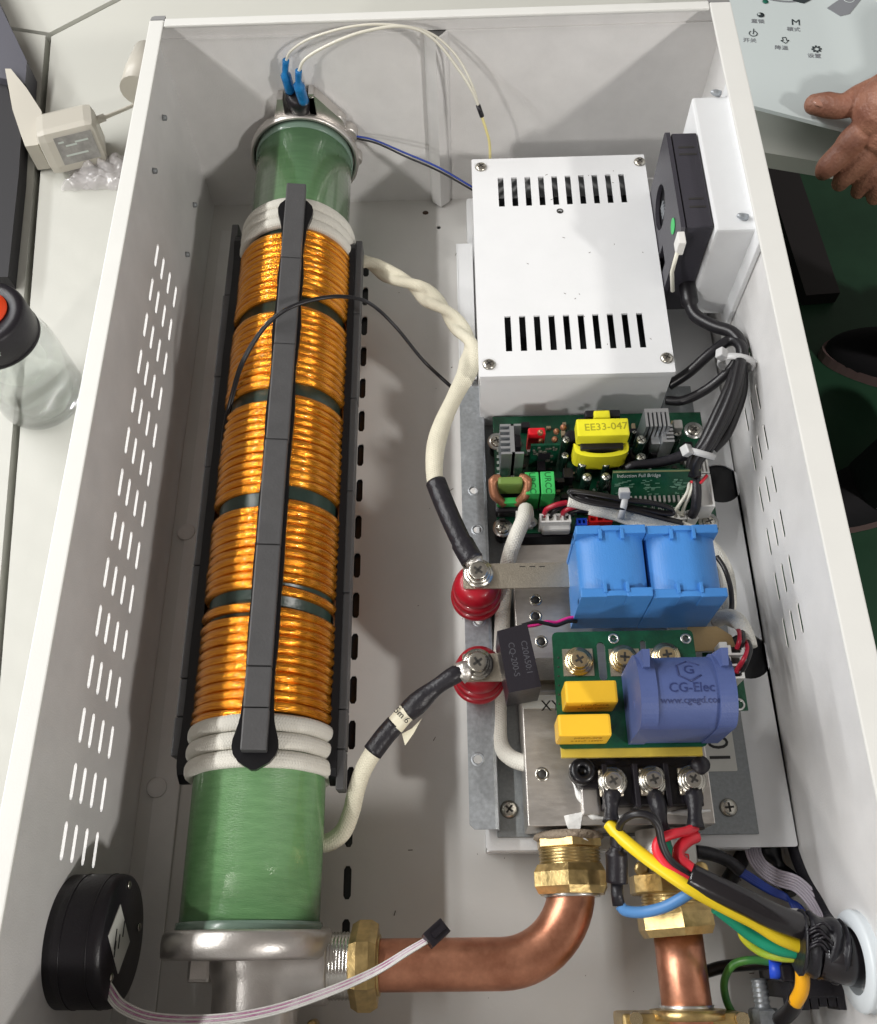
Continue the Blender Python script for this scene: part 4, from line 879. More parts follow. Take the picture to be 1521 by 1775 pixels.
# arch-shaped resin capacitors: prism with rounded top, ribbed ends
def arch(w_, h, r=.48, n=30):
    """half outline: flat base, straight sides, round top; returns closed (u,v) list, u across, v up"""
    o = [(-w_ / 2, 0), (w_ / 2, 0), (w_ / 2, h - w_ * r)]
    for k in range(n + 1):
        a = PI * k / n; o.append((w_ / 2 * math.cos(a), h - w_ * r + w_ * r * math.sin(a)))
    o.append((-w_ / 2, h - w_ * r)); return o
def archcap(name, label, x0, x1, y0, y1, z0, z1, m_, group=None, parent=None):
    """axis along y"""
    w_ = x1 - x0; xm = (x0 + x1) / 2; h = z1 - z0
    t = parent or thing(name, label, 'capacitor', (xm, (y0 + y1) / 2, z0), group)
    f = lambda y, s=1: (lambda u, v: (xm + u * s, y, z0 + v * s))
    MB().prism(arch(w_, h, .26), f(y0 + .004), f(y1 - .004)).build('resin_body', m_, t)
    for ya_, yb_ in ((y0, y0 + .03), (y1 - .03, y1)):
        o = arch(w_ * 1.03, h * 1.03, .26); 
        MB().prism(o, f(ya_), f(yb_)).build('end_rim', m_, t)
    for sy, yy in ((-1, y0), (1, y1)):                   # raised corner pads beside the end rims
        for s in (-1, 1):
            ya_, yb_ = sorted((yy - sy * .02, yy - sy * .085))
            MB().box(xm + s * w_ * .16 - .01 + (0 if s > 0 else -.0), xm + s * w_ * .16 + .01, ya_, yb_, z1 - .03, z1 + .022, bev=.004).build('rib', m_, t)
            xa, xb = sorted((xm + s * w_ * .14, xm + s * w_ * .515))
            MB().box(xa, xb, *sorted((yy + sy * .005, yy - sy * .05)), z1 - .15, z1 + .014, bev=.008).build('corner_pad', m_, t)
    return t
archcap('blue_capacitor', 'left of the two bright blue resin capacitors on the long busbar', 2.862, 3.262, -4.36, -3.92, .77, 1.33, BLUEC, 'bright blue resin capacitors')
archcap('blue_capacitor', 'right of the two bright blue resin capacitors, nearer the slotted wall', 3.278, 3.69, -4.365, -3.92, .77, 1.31, BLUEC, 'bright blue resin capacitors')
MB_ = MB()
# indigo capacitor lying along x on the driver board
ic = thing('indigo_capacitor', 'indigo resin capacitor with embossed lettering on the driver board', 'capacitor', (3.4, -4.85, DZ))
ix0 = P(1090, 1220, 1.2).x; ix1 = P(1256, 1220, 1.3).x; iy0 = P(1170, 1287, 1.07).y; iy1 = P(1170, 1142, 1.5).y + .035; iz = 1.56
w_ = iy1 - iy0; ym = (iy0 + iy1) / 2; hI = iz - DZ - .01
def fI(x, s=1): return lambda u, v: (x, ym + u * s, DZ + .01 + v * s)
MB().prism(arch(w_, hI, .45, 48), fI(ix0 + .02), fI(ix1 - .02)).build('resin_body', INDIGO, ic)
for xa, xb in ((ix0, ix0 + .09), (ix1 - .09, ix1)):
    MB().prism(arch(w_ * 1.03, hI * 1.03, .36, 20), fI(xa), fI(xb)).build('end_rim', INDIGO, ic)
    for yy in (iy1 - .05, iy0 + .12):
        zt = iz + (.045 if yy > ym else -.03)
        MB().prism([(-.05, -.16), (.05, -.16), (.02, .0), (-.02, .0)], lambda u, v: ((xa + xb) / 2 + u, yy + .04, zt + v), lambda u, v: ((xa + xb) / 2 + u * .8, yy - .05, zt + v - .02)).build('mounting_ear', INDIGO, ic)
rI = w_ / 2; rIv = w_ * .45
def onI(x, ang, lift=.001):
    a = math.radians(ang); return Vector((x, ym + (rI + lift) * math.cos(a), DZ + .01 + hI - rIv + (rIv + lift) * math.sin(a)))
def tanI(ang): return (onI(0, ang + 4) - onI(0, ang - 4)).normalized()
xc = (ix0 + ix1) / 2 + .02
def py_of(q):
    v_ = RM.transposed() @ (q - CAMP); return 887.5 - FPX * v_.y / -v_.z
def ang_at(py): return min(range(30, 160), key=lambda a_: abs(py_of(onI(xc, a_)) - py))
aL, aC, aW = ang_at(1161), ang_at(1192), ang_at(1213)
def curved_text(t_, size, ang, lift):
    o = text(t_, size, (0, 0, 0), EMB, None, rx=(1, 0, 0), uy=(0, 1, 0), ext=.0012)
    for v_ in o.data.vertices:
        a_ = ang - math.degrees(v_.co.y / rI); q_ = onI(xc + v_.co.x, a_, lift + v_.co.z); v_.co = q_ - Vector(ic.location)
    o.parent = ic
curved_text('CG-Elec', .07, aC, .002); curved_text('www.cgegd.com', .05, aW, .002); curved_text('G', .08, aL, .002)
def hexpt(a_, r_=.068): return onI(xc + r_ * math.cos(a_), aL - math.degrees(r_ * math.sin(a_) / rI), .001)
for k in range(6):
    if k == 5: continue
    a0, a1 = PI / 6 + PI / 3 * k, PI / 6 + PI / 3 * (k + 1)
    MB().tube([hexpt(a0 + (a1 - a0) * j_ / 4, .068 * math.cos(PI / 6) / math.cos(abs((j_ / 4 - .5) * PI / 3))) for j_ in range(5)], .0045, 6).build('logo_stroke', EMB, ic)
#================================================================== INSULATORS, BUSBARS, CURRENT SENSOR
def insulator(px, py, label, lug_dir):
    q = P(px, py, FZ); t = thing('red_insulator', label, 'insulator', q, 'red standoff insulators on the flange')
    MB().lathe([(.13, 0), (.15, .01), (.168, .05), (.170, .085), (.160, .098), (.132, .103), (.132, .115), (.158, .125), (.164, .15), (.160, .19), (.150, .20), (.124, .205), (.124, .217), (.146, .225), (.15, .25), (.142, .29), (.12, .315), (.1, .34), (.06, .345)], q, seg=40).build('ribbed_body', REDP, t); return q
i1 = insulator(826, 1040, 'red ribbed insulator under the long busbar end', 0)
i2 = insulator(830, 1180, 'red ribbed insulator under the short busbar beside the black block', 0)
BBZ = .83
a1, b1, c1, d1 = rect(803, 976, 992, 1019, BBZ)
bb = MB().plate(rr(a1, P(1000, 1000, BBZ).x + .1, c1, d1, .018), [], .014, lambda u, v, w_: (u, v, BBZ - .007 + w_)).build('long_busbar', NICKEL, sm=False)
tag(bb, 'long speckled nickel busbar running right to the blue capacitors', 'busbar')
for k in range(3):
    q = P(906 + k * 17, 982, BBZ + .0005); 
    o = MB().box(q.x - .018, q.x + .018, q.y - .003, q.y + .003, q.z, q.z + .001).build('stamped_dash', RECESS, None); bpy.context.view_layer.update(); o.parent = bb
BB2 = .83
a1, b1, c1, d1 = rect(802, 1133, 872, 1181, BB2)
tag(MB().plate(rr(a1, b1 + .05, c1, d1, .012), [], .014, lambda u, v, w_: (u, v, BB2 - .007 + w_)).build('short_busbar', NICKEL, sm=False), 'short nickel busbar on the lower red insulator', 'busbar')
a1, b1, c1, d1 = rect(1195, 1086, 1275, 1128, .78)
tag(MB().plate([(a1, c1), (b1, c1 + .0), (b1 - .02, d1 - .06), (b1 - .1, d1), (a1, d1)], [], .014, lambda u, v, w_: (u, v, .773 + w_)).build('brown_busbar', BROWNBAR, sm=False), 'tarnished brown busbar behind the indigo capacitor', 'busbar')
q1_, q2_, q3_, q4_ = P(862, 1094, 1.12), P(914, 1080, 1.12), P(939, 1190, 1.12), P(882, 1201, 1.12)
cs = thing('black_block', 'black rectangular moulded block standing beside the lower red insulator', 'sensor block', (q1_.x, q1_.y, .8))
pb_ = [(q1_.x, q1_.y), (q4_.x, q4_.y), (q3_.x, q3_.y), (q2_.x, q2_.y)]
bm = MB().prism(pb_, lambda u, v: (u, v, .80), lambda u, v: (u, v, 1.12)); bm.build('moulded_body', mat('matt_black_block', (.016, .014, .019), .33, bump=.1, bscale=50), cs)
dv = (q4_ - q1_).normalized(); ctr = (q1_ + q3_) / 2
for k, (s, off_) in enumerate((('CQ-200-S', -.03), ('C20A50:1', .045))):
    text(s, .05, ctr + Vector((dv.y, -dv.x, 0)) * -off_ + Vector((0, 0, .0005)), mat('grey_print', (.06, .06, .07), .5), cs, rx=dv, uy=(-dv.y, dv.x, 0), ext=.0006)
wire('twisted_pair', 'pink wire of the twisted pair leaving the black block', [(908, 1086, 1.0), (930, 1083, 1.0), (948, 1078, .99), (965, 1079, .97), (985, 1072, .95), (1000, 1070, .93)], .012, PINKW)
wire('twisted_pair', 'black wire of the twisted pair leaving the black block', [(905, 1084, 1.0), (930, 1078, 1.01), (948, 1081, 1.0), (965, 1084, .98), (985, 1077, .96), (1000, 1077, .93)], .012, BWIRE)
# lugs with their screws
def lug(px, py, z, ex, ey, label, ez=None):
    q = P(px, py, z); e_ = P(ex, ey, z + .03 if ez is None else ez); t = thing('cable_lug', label, 'cable lug', q)
    MB().lathe([(.095, 0), (.095, .016), (.04, .017)], q, seg=24).build('ring', mat('tinned_lug', (.66, .64, .60), .35, .9, bump=.4, bscale=60), t)
    MB().tube([q + (e_ - q) * .3 + Vector((0, 0, .01)), q + (e_ - q) * .6 + Vector((0, 0, .025)), e_], lambda t_: .035 + .02 * t_, 12, sx=1.3).build('barrel', MATS['tinned_lug'], t)
    screw(t, q + Vector((0, 0, .016)), .063, SCREW, washer=True)
lug(829, 996, BBZ + .002, 818, 966, 'tinned lug and screw on the long busbar, cable coming from above')
lug(828, 1153, BB2 + .002, 796, 1168, 'tinned lug and screw on the short busbar, cable coming from the left')
# the two heavy braided leads of the coil
cb1 = thing('coil_lead', 'cream braided coil lead twisting over to the upper red insulator', 'cable', P(700, 480, .6))
pts = [(612, 452, .5), (640, 456, .5), (668, 472, .5), (700, 487, .52), (735, 508, .56), (770, 538, .62), (800, 572, .7), (816, 604, .78), (812, 640, .82), (790, 685, .84), (767, 735, .85), (755, 780, .86), (754, 830, .87), (763, 856, .88)]
sp_ = smooth_path([P(*p) for p in pts], 10)
def flat(a, L): 
    tw = 7.5 * min(L, 1.75); k_ = max(0, min(1, (2.1 - L) / .5))
    return math.sqrt((1 + .32 * k_) ** 2 * math.cos(a - tw) ** 2 + (1 - .48 * k_) ** 2 * math.sin(a - tw) ** 2)
MB().tube(sp_, lambda t: .060 + .005 * math.sin(t * 25), 18, prof=flat).build('braided_sleeve', CREAM, cb1)
sp2 = smooth_path([P(*p) for p in [(756, 836, .87), (766, 862, .88), (782, 900, .89), (800, 938, .88), (819, 972, .87)]], 8)
MB().tube(sp2, lambda t: .066 - .003 * t + (.008 if t > .75 else 0), 16, sx=1.05).build('heat_shrink', SHRINK, cb1)
cb2 = thing('coil_lead', 'cream braided coil lead curving up to the lower red insulator, with a printed tag', 'cable', P(600, 1440, .5))
sp3 = smooth_path([P(*p) for p in [(556, 1462, .42), (575, 1458, .45), (596, 1440, .5), (610, 1405, .56), (618, 1370, .62), (630, 1335, .68), (648, 1303, .74), (662, 1283, .77)]], 8)
MB().tube(sp3, .05, 16, sx=1.1).build('braided_sleeve', CREAM, cb2)
MB().tube(smooth_path([P(*p) for p in [(646, 1304, .74), (668, 1275, .77), (686, 1255, .79)]], 6), .062, 16).build('heat_shrink', SHRINK, cb2)
lp = smooth_path([P(*p) for p in [(684, 1259, .79), (700, 1240, .80), (712, 1229, .81)]], 6)
MB().tube(lp, .058, 16).build('printed_tag', mat('cream_tag', (.78, .74, .58), .45), cb2)
fa = P(697, 1272, .78); MB().prism([(0, 0), (.06, .03), (.12, .09), (.07, -.0), (.02, -.07)], lambda u, v: fa + Vector((u, v, 0)), lambda u, v: fa + Vector((u, v, .004))).build('tag_flap', MATS['cream_tag'], cb2)
dv = (lp[-1] - lp[0]).normalized(); text('5m 6', .055, (lp[0] + lp[-1]) / 2 + Vector((0, 0, .058)), INK, cb2, rx=Vector((dv.y, -dv.x, 0)), uy=dv, ext=.001)
MB().tube(smooth_path([P(*p) for p in [(706, 1235, .80), (725, 1218, .82), (745, 1200, .84), (765, 1185, .86), (785, 1172, .87), (803, 1163, .86)]], 6), lambda t: .062 + .007 * math.sin(t * 9) - .018 * t * t, 16).build('heat_shrink', SHRINK, cb2)
# thin black probe wire across the coil
for dx, lab in ((0, 'left thin black probe wire of the pair lying over the orange coil'), (4, 'right thin black probe wire of the pair lying over the orange coil')):
    wire('probe_wire', lab, [(384 + dx, 790, .8), (388 + dx, 745, .85), (400 + dx, 690, .95), (418 + dx, 630, 1.1), (452 + dx, 573, 1.22), (487 + dx, 541, 1.3), (530, 522 + dx * .5, 1.3), (580, 513 + dx * .5, 1.26), (625, 518 + dx * .4, 1.15), (655, 535 + dx * .4, 1.0), (690, 570 + dx * .4, .85), (735, 625 + dx * .4, .68), (785, 672 + dx * .5, .5), (800, 690, .45)], .0105, BWIRE)
#================================================================== WIRING AT THE TERMINALS
wire('shrink_sleeve', 'black heat shrink boot below the left screw terminal', [(1062, 1372, .9), (1060, 1395, .92), (1060, 1425, .93)], lambda t: .045 + .008 * math.sin(t * 7), SHRINK, 'sleeve', None, 12)
wire('shrink_sleeve', 'black heat shrink boot below the middle screw terminal', [(1134, 1374, .9), (1142, 1400, .93), (1147, 1425, .93), (1152, 1448, .88)], lambda t: .042 + .008 * math.sin(t * 7), SHRINK, 'sleeve', None, 12)
wire('shrink_sleeve', 'black heat shrink boot below the right screw terminal', [(1202, 1372, .9), (1204, 1395, .92), (1206, 1436, .93)], lambda t: .047 + .008 * math.sin(t * 7), SHRINK, 'sleeve', None, 12)
wire('green_wire', 'short green wire below the middle screw terminal', [(1152, 1446, .88), (1158, 1470, .84), (1166, 1490, .78), (1180, 1510, .72)], .028, GRNW)
wire('yellow_wire', 'thick yellow wire running from the left terminal to the bound cable at right', [(1056, 1428, .93), (1072, 1447, .96), (1105, 1475, 1.0), (1150, 1508, 1.02), (1200, 1542, 1.03), (1255, 1572, 1.02), (1310, 1600, 1.0), (1350, 1625, .98), (1392, 1642, .96)], .036, YELW, 'wire', None, 12)
wire('jumper_wire', 'thin black jumper arching from the fuse holder over to the red wires', [(1072, 1440, .96), (1080, 1422, 1.04), (1100, 1411, 1.1), (1125, 1414, 1.12), (1141, 1432, 1.1), (1148, 1462, 1.07), (1163, 1492, 1.04), (1198, 1520, 1.02)], .022, BWIRE)
fh = thing('fuse_holder', 'black inline fuse holder hanging beside the left brass fitting', 'fuse holder', P(1070, 1490, .9))
MB().tube(smooth_path([P(*p) for p in [(1071, 1440, .95), (1071, 1465, .93), (1069, 1475, .92), (1070, 1500, .9), (1070, 1530, .88)]], 6), lambda t: .042 + (.018 if t > .5 else 0) - (.008 if .3 < t < .45 else 0), 14).build('holder_body', BLACKP, fh)
MB().tube([P(1070, 1528, .88), P(1070, 1550, .87), P(1073, 1569, .86)], .034, 12).build('tail_sleeve', SHRINK, fh)
wire('blue_wire', 'light blue wire curving from the fuse holder back to the black sleeve', [(1074, 1568, .86), (1086, 1579, .86), (1115, 1581, .88), (1150, 1573, .92), (1180, 1558, .96), (1200, 1545, .98)], .03, BLUEW, 'wire', None, 12)
wire('red_wire', 'upper red wire looping left from the right terminal', [(1206, 1434, .93), (1190, 1441, .98), (1165, 1446, 1.02), (1142, 1458, 1.04), (1140, 1478, 1.04), (1160, 1505, 1.03), (1198, 1528, 1.02)], .026, REDW)
wire('red_wire', 'thicker red wire curling below the right terminal', [(1208, 1449, .92), (1192, 1457, .95), (1177, 1474, .97), (1180, 1490, .98), (1198, 1506, .99), (1215, 1518, 1.0)], .034, REDW)
wire('black_sleeving', 'thick black sleeve carrying the wires from the terminals to the bound cable', [(1196, 1518, 1.02), (1240, 1540, 1.04), (1290, 1563, 1.05), (1345, 1590, 1.04), (1405, 1612, 1.0)], .068, mat('shiny_black_sleeve', (.012, .01, .012), .25, coat=.3, bump=.15, bscale=10), 'sleeve', None, 16)
wire('green_wire', 'long teal green wire running under the yellow wire', [(1240, 1572, .92), (1270, 1595, .9), (1305, 1622, .88), (1345, 1643, .9), (1392, 1652, .92)], .035, GRNW, 'wire', None, 12)
wire('earth_wire', 'yellow and green earth wire sagging below the teal one', [(1284, 1608, .84), (1292, 1628, .82), (1320, 1650, .82), (1355, 1659, .86), (1392, 1660, .9)], .024, mat('yellow_green_wire', (.85, .62, .02), .35, col2=(.25, .5, .05), vscale=4), 'wire', None, 12)
wire('blue_wire', 'short blue wire between the black sleeve and the yellow wire', [(1300, 1583, .95), (1330, 1603, .95), (1360, 1620, .95), (1392, 1632, .95)], .03, BLUEW, 'wire', None, 12)
bt = thing('bound_cable', 'thick black cable bound with torn tape entering through the white gland', 'cable', P(1440, 1655, .95))
MB().tube(smooth_path([P(*p) for p in [(1382, 1632, .95), (1395, 1634, .95), (1420, 1636, .95), (1445, 1646, .95), (1460, 1650, .95)]], 6), lambda t: .15 + .012 * math.sin(t * 23), 16, prof=lambda a, L: 1 + .07 * math.sin(3 * a + L * 14)).build('tape_wrap', SHRINK, bt)
MB().tube([P(1420, 1648, .95), P(1465, 1658, .96), P(1505, 1665, .97)], .135, 24).build('outer_sheath', MATS['shiny_black_sleeve'], bt)
for k in range(7):
    q = P(1408 + random.uniform(-8, 10), 1608 + k * 6, 1.09); MB().tube(smooth_path([q, q + Vector((.05, .02, .03)), q + Vector((.09, -.02, .01))], 3), .008, 5).build('torn_thread', BLACKP, bt)
gl = thing('cable_gland', 'white threaded plastic cable gland in the right wall', 'cable gland', P(1500, 1655, .95))
gc = Vector((P(1478, 1665, .97).x, P(1478, 1665, .97).y, .97)); gd = Vector((1, -.02, .0))
MB().lathe([(.16, .0), (.235, .0), (.245, .02), (.235, .04), (.245, .06), (.235, .08), (.245, .10), (.235, .12), (.245, .14), (.235, .16), (.235, .2), (.29, .2), (.29, .45), (.16, .45), (.16, .0)], gc, gd, 40).build('threaded_body', GLAND, gl)
# lower right clutter
wire('ground_loop', 'dark green earth wire looping down beside the stud bolt', [(1340, 1668, .55), (1305, 1664, .55), (1272, 1672, .5), (1256, 1700, .45), (1260, 1735, .4), (1275, 1765, .35)], .022, mat('dark_green_wire', (.01, .13, .06), .35, col2=(.12, .36, .05), vscale=2.2), 'wire', None, 10)
wire('blue_ferrule', 'bright blue crimp ferrule on the green earth wire', [(1334, 1679, .58), (1356, 1681, .6)], .05, mat('bright_blue_plastic', (.03, .10, .75), .35), 'ferrule', None, 14)
wire('orange_wire', 'orange yellow wire hooping over the black relay body', [(1383, 1660, .85), (1391, 1685, .86), (1390, 1715, .82), (1379, 1738, .74)], .037, ORNG, 'wire', None, 12)
wire('black_sleeve_end', 'black sleeve continuing the orange wire down to the stud', [(1381, 1732, .75), (1371, 1752, .65), (1352, 1768, .5)], .042, BWIRE, 'sleeve', None, 12)
rl = thing('black_relay', 'black boxy part with ragged lower edge under the bound cable', 'relay', P(1420, 1710, .5))
x0, x1, y0, y1 = rect(1368, 1668, 1475, 1732, .62); MB().box(x0, x1, y0, y1, .05, .62, bev=.015).build('relay_body', BLACKP, rl)
for k in range(7):
    x = x0 + (x1 - x0) * (k + .5) / 7; MB().box(x - .02, x + .02, y0 - random.uniform(.03, .06), y0 + .01, .45, .62).build('tooth', BLACKP, rl)
x0, x1, y0, y1 = rect(1355, 1672, 1375, 1702, .66); MB().box(x0, x1, y0, y1, .3, .66, bev=.012).build('bracket', BLACKP, rl)
x0, x1, y0, y1 = rect(1340, 1663, 1385, 1668, .66); MB().box(x0, x1, y0, y1, .6, .66, bev=.01).build('blue_tab', NAVYW, rl)
wire('black_lead', 'flat black lead running from the straight copper pipe to the blue ferrule', [(1225, 1684, .3), (1255, 1676, .33), (1300, 1671, .4), (1345, 1668, .5)], .035, BWIRE, 'wire')
wire('black_lead', 'wide dark strap leaning from the tray lip behind the wires', [(1300, 1462, .18), (1262, 1530, .08), (1235, 1570, .06)], .05, BWIRE, 'strap')
wire('black_lead', 'black braided lead from the right fitting toward the navy wires', [(1205, 1476, .42), (1235, 1481, .4), (1262, 1492, .36), (1285, 1510, .34)], .04, SHRINK, 'wire')
for k in range(4):
    wire('navy_wire', 'navy blue wire running down to the small white plug', [(1262, 1494 + k * 2, .36), (1295, 1512 + k * 4, .34), (1335, 1538 + k * 3, .32), (1362, 1552 + k * 2, .34), (1374 + k * 4, 1570, .38), (1386 + k * 5, 1592, .4)], .013, NAVYW, 'wire', 'navy wires near the tray front')
x0, x1, y0, y1 = rect(1372, 1574, 1386, 1586, .42)
tag(MB().box(x0, x1, y0, y1, .36, .42, bev=.008).build('small_plug', NYLON), 'small white plug on the navy wires', 'plug')
rb2 = thing('flat_cable', 'pale flat ribbon cable snaking out from under the white tray', 'cable', P(1340, 1500, .3))
ribbon('flat_cable', [P(1308, 1452, .22), P(1306, 1475, .22), P(1318, 1500, .25), P(1345, 1520, .3), P(1380, 1532, .38), P(1405, 1555, .48), P(1420, 1580, .58), P(1426, 1598, .7)], .10, rb2, mat('lilac_grey_ribbon', (.55, .50, .57), .4), 6)
wire('sheathed_cable', 'round black cable running down from the tray along the right wall', [(1378, 1450, .2), (1390, 1490, .25), (1410, 1530, .35), (1430, 1570, .5), (1440, 1600, .6), (1432, 1622, .75)], .06, SHRINK, 'cable', None, 14)
wire('black_lead', 'crumpled black sleeve between the flat ribbon and the navy wires', [(1325, 1462, .15), (1345, 1490, .18), (1362, 1520, .2), (1372, 1550, .25)], lambda t: .055 + .02 * math.sin(t * 11), RUBBER, 'sleeve')
x0, x1, y0, y1 = rect(1440, 1590, 1462, 1625, .6)
# right connector cluster beside the indigo capacitor
cc_ = thing('plug_cluster', 'green edge board with white plugs between the indigo capacitor and the round hole', 'connector board', P(1280, 1180, .72))
x0, x1, y0, y1 = rect(1225, 1130, 1290, 1232, .72); MB().box(x0, x1, y0, y1, .70, .72, bev=.003).build('board', PCB, cc_)
q = P(1281, 1221, .722); MB().lathe([(.025, 0), (.038, .001), (.038, .003), (.025, .003), (.025, 0)], q, seg=18).build('plated_ring', SOLDER, cc_)
text('JP1', .05, P(1267, 1212, .722), SILK, cc_, rx=(0, 1, 0), uy=(-1, 0, 0), ext=.0006)
for k, (px0, py0, px1, py1) in enumerate(((1262, 1118, 1291, 1135), (1262, 1138, 1291, 1154), (1264, 1158, 1291, 1176))):
    a1, b1, c1, d1 = rect(px0, py0, px1, py1, .92); o = MB().box(a1, b1, c1, d1, .722, .88, bev=.006).build('plug', NYLON, cc_)
    MB().box(a1, a1 + .02, c1, d1, .88, .92).build('plug_wall', NYLON, o); MB().box(b1 - .015, b1, c1, d1, .88, .92).build('plug_wall', NYLON, o)
    MB().box(a1 + .02, b1 - .015, c1, c1 + .012, .88, .92).build('plug_wall', NYLON, o); MB().box(a1 + .022, b1 - .017, c1 + .014, d1, .879, .8835).build('plug_cavity', RECESS, o)
x0, x1, y0, y1 = rect(1250, 1112, 1264, 1158, .9); MB().box(x0, x1, y0, y1, .722, .9, bev=.008).build('plug_latch', NYLON, cc_)
for k, (pts, m_, lab) in enumerate((
    ([(1270, 1080, .7), (1281, 1092, .84), (1283, 1108, .93), (1278, 1125, .9)], DREDW, 'upper dark red wire entering the white side plug'),
    ([(1274, 1080, .7), (1286, 1092, .84), (1288, 1108, .93), (1284, 1125, .9)], BWIRE, 'upper black wire entering the white side plug'),
    ([(1292, 1110, .85), (1297, 1125, .95), (1290, 1143, .98), (1280, 1158, .92), (1277, 1166, .9)], DREDW, 'lower dark red wire entering the white side plug'),
    ([(1296, 1110, .85), (1301, 1125, .95), (1295, 1145, .98), (1288, 1160, .92), (1283, 1168, .9)], BWIRE, 'lower black wire entering the white side plug'))):
    wire('plug_wire', lab, pts, .016, m_)
wire('braided_lead', 'white sleeve arching from the right blue capacitor to the side plugs', [(1240, 1076, .62), (1258, 1069, .7), (1275, 1072, .78), (1290, 1090, .84), (1298, 1110, .84), (1301, 1122, .84)], lambda t: .05 - .006 * t, SLEEVE, 'lead', None, 12)
wire('black_lead', 'thin black wire curving down past the right blue capacitor', [(1243, 965, .66), (1256, 985, .68), (1266, 1015, .68), (1269, 1045, .68), (1267, 1062, .7)], .017, BWIRE)
#================================================================== LEFT SIDE OF THE TABLE
dv_ = thing('grey_monitor', 'dark grey device corner at the upper left of the worktable', 'device', P(0, 60, .1))
def slab(px, z, th):
    pl = [P(a_, b_, z) for a_, b_ in px]
    return MB().prism([(i, 0) for i in range(len(px))], lambda u, v: pl[int(u)], lambda u, v: pl[int(u)] - Vector((0, 0, th)))
slab([(-60, -120), (-6, -8), (0, 8), (47, 106), (44, 145), (-60, 120)], .2, .24).build('device_body', GREYD, dv_)
bk = thing('black_box', 'black box standing at the left edge of the worktable', 'box', P(0, 300, .1))
slab([(-90, 118), (6, 122), (22, 190), (37, 232), (33, 300), (14, 480), (-90, 480)], .12, .16).build('box_body', mat('soft_black_box', (.018, .017, .02), .6), bk)
tag(slab([(9, 119), (19, 119), (46, 152), (72, 192), (76, 232), (66, 251), (44, 254), (36, 232), (22, 190)], .26, .28).build('white_holder', CHARG), 'cream white plastic holder wedged between the black box and the charger', 'holder')
ch = thing('charger', 'blocky white phone charger with a printed grey label on the table', 'charger', P(120, 240, 0))
ang = math.radians(17)
M = Matrix.Translation(P(120, 228, .25)) @ Matrix.Rotation(ang, 4, 'Z') @ Matrix.Rotation(math.radians(-14), 4, 'X')
MB().box(-.27, .27, -.24, .22, -.27, .14, M, bev=.085).build('charger_body', CHARG, ch)
Mf = M @ Matrix.Translation((.03, -.243, -.05)) @ Matrix.Rotation(PI / 2, 4, 'X')
MB().box(-.15, .19, -.13, .13, -.002, .002, Mf).build('rating_label', mat('grey_rating_label', (.36, .35, .33), .5, var=.3, vscale=12), ch)
for k, (u, v_, s1) in enumerate(((-.1, .08, .025), (-.02, .04, .05), (.08, .06, .06), (0, -.05, .1))):
    MB().box(u - s1, u + s1, v_ - .008, v_ + .008, .002, .004, Mf).build('label_print', SILK, ch)
MB().tube(smooth_path([P(162, 210, .2), P(178, 205, .2), P(205, 194, .15), P(250, 176, .1), P(300, 168, .1)], 6), .018, 8).build('usb_cable', CHARG, ch)
MB().tube([P(158, 213, .2), P(182, 203, .2)], .036, 10).build('usb_plug', CHARG, ch)
x0, x1, y0, y1 = rect(236, 100, 262, 160, .15)
tag(MB().tube([P(262, 95, .3), P(247, 130, .3), P(240, 158, .3)], lambda t: .16 + .01 * t, 18).build('white_bottle_end', CHARG), 'cream rounded part half hidden behind the case rim by its top left corner', 'container')
bg = MB(); q = P(172, 296, .0)
for L_, (sx, sy, zz) in enumerate(((.30, .20, .17), (.27, .17, .10))):
    n_ = 34; base = len(bg.v)
    for i in range(n_ + 1):
        for j in range(n_ + 1):
            u, v = i / n_ * 2 - 1, j / n_ * 2 - 1; rr_ = 1 - max(abs(u), abs(v)) ** 3
            h = abs(noise.noise(Vector((u * 1.8 + v, v * 1.8, L_)))) + .55 * abs(noise.noise(Vector((u * 4.5 - v * 2, v * 4.2 + u, 3 + L_))))
            bg.v.append(q + Vector((u * sx * (1 + .2 * noise.noise(Vector((v * 2, 5, L_)))) + .03 * v, v * sy * (1 + .3 * noise.noise(Vector((u * 2, 9, L_)))), max(-.045, -.04 + zz * (rr_ * .5 + .75 * h * rr_)))))
    for i in range(n_):
        for j in range(n_):
            a_ = base + i * (n_ + 1) + j; bg.f.append([a_, a_ + 1, a_ + n_ + 2, a_ + n_ + 1])
tag(bg.build('plastic_bag', BAG), 'crumpled clear plastic bag between the charger and the case', 'bag')
# drinking bottle
B0_ = P(80, 690, -.05); bt_ = thing('glass_bottle', 'clear glass drinking bottle with a black and orange lid', 'bottle', B0_)
MB().lathe([(0, .0), (.27, 0), (.325, .03), (.345, .09), (.345, .62), (.33, .72), (.27, .82), (.25, .85), (.25, .95), (.225, .95), (.225, .85), (.25, .80), (.31, .70), (.322, .6), (.322, .12), (.29, .07), (.2, .055), (0, .05)], B0_, seg=64).build('glass_body', GLASS, bt_)
ld = MB().lathe([(.29, 0), (.30, .02), (.30, .24), (.285, .27), (.2, .28), (.19, .26), (0, .26)], B0_ + Vector((0, 0, .84)), seg=56).build('lid', BLACKP, bt_)
o = MB().lathe([(.29, 0), (.305, .003), (.305, .02), (.29, .023)], B0_ + Vector((0, 0, .835)), seg=56).build('lid_ring', BWIRE, ld)
MB().lathe([(.0, 0), (.16, 0), (.16, .012), (0, .012)], B0_ + Vector((.01, .03, 1.10)), seg=30).build('orange_disc', LIDR, ld)
text('Q T', .05, B0_ + Vector((.1, -.283, .99)), SILK, ld, rx=(1, .3, 0), uy=(0, 0, 1))
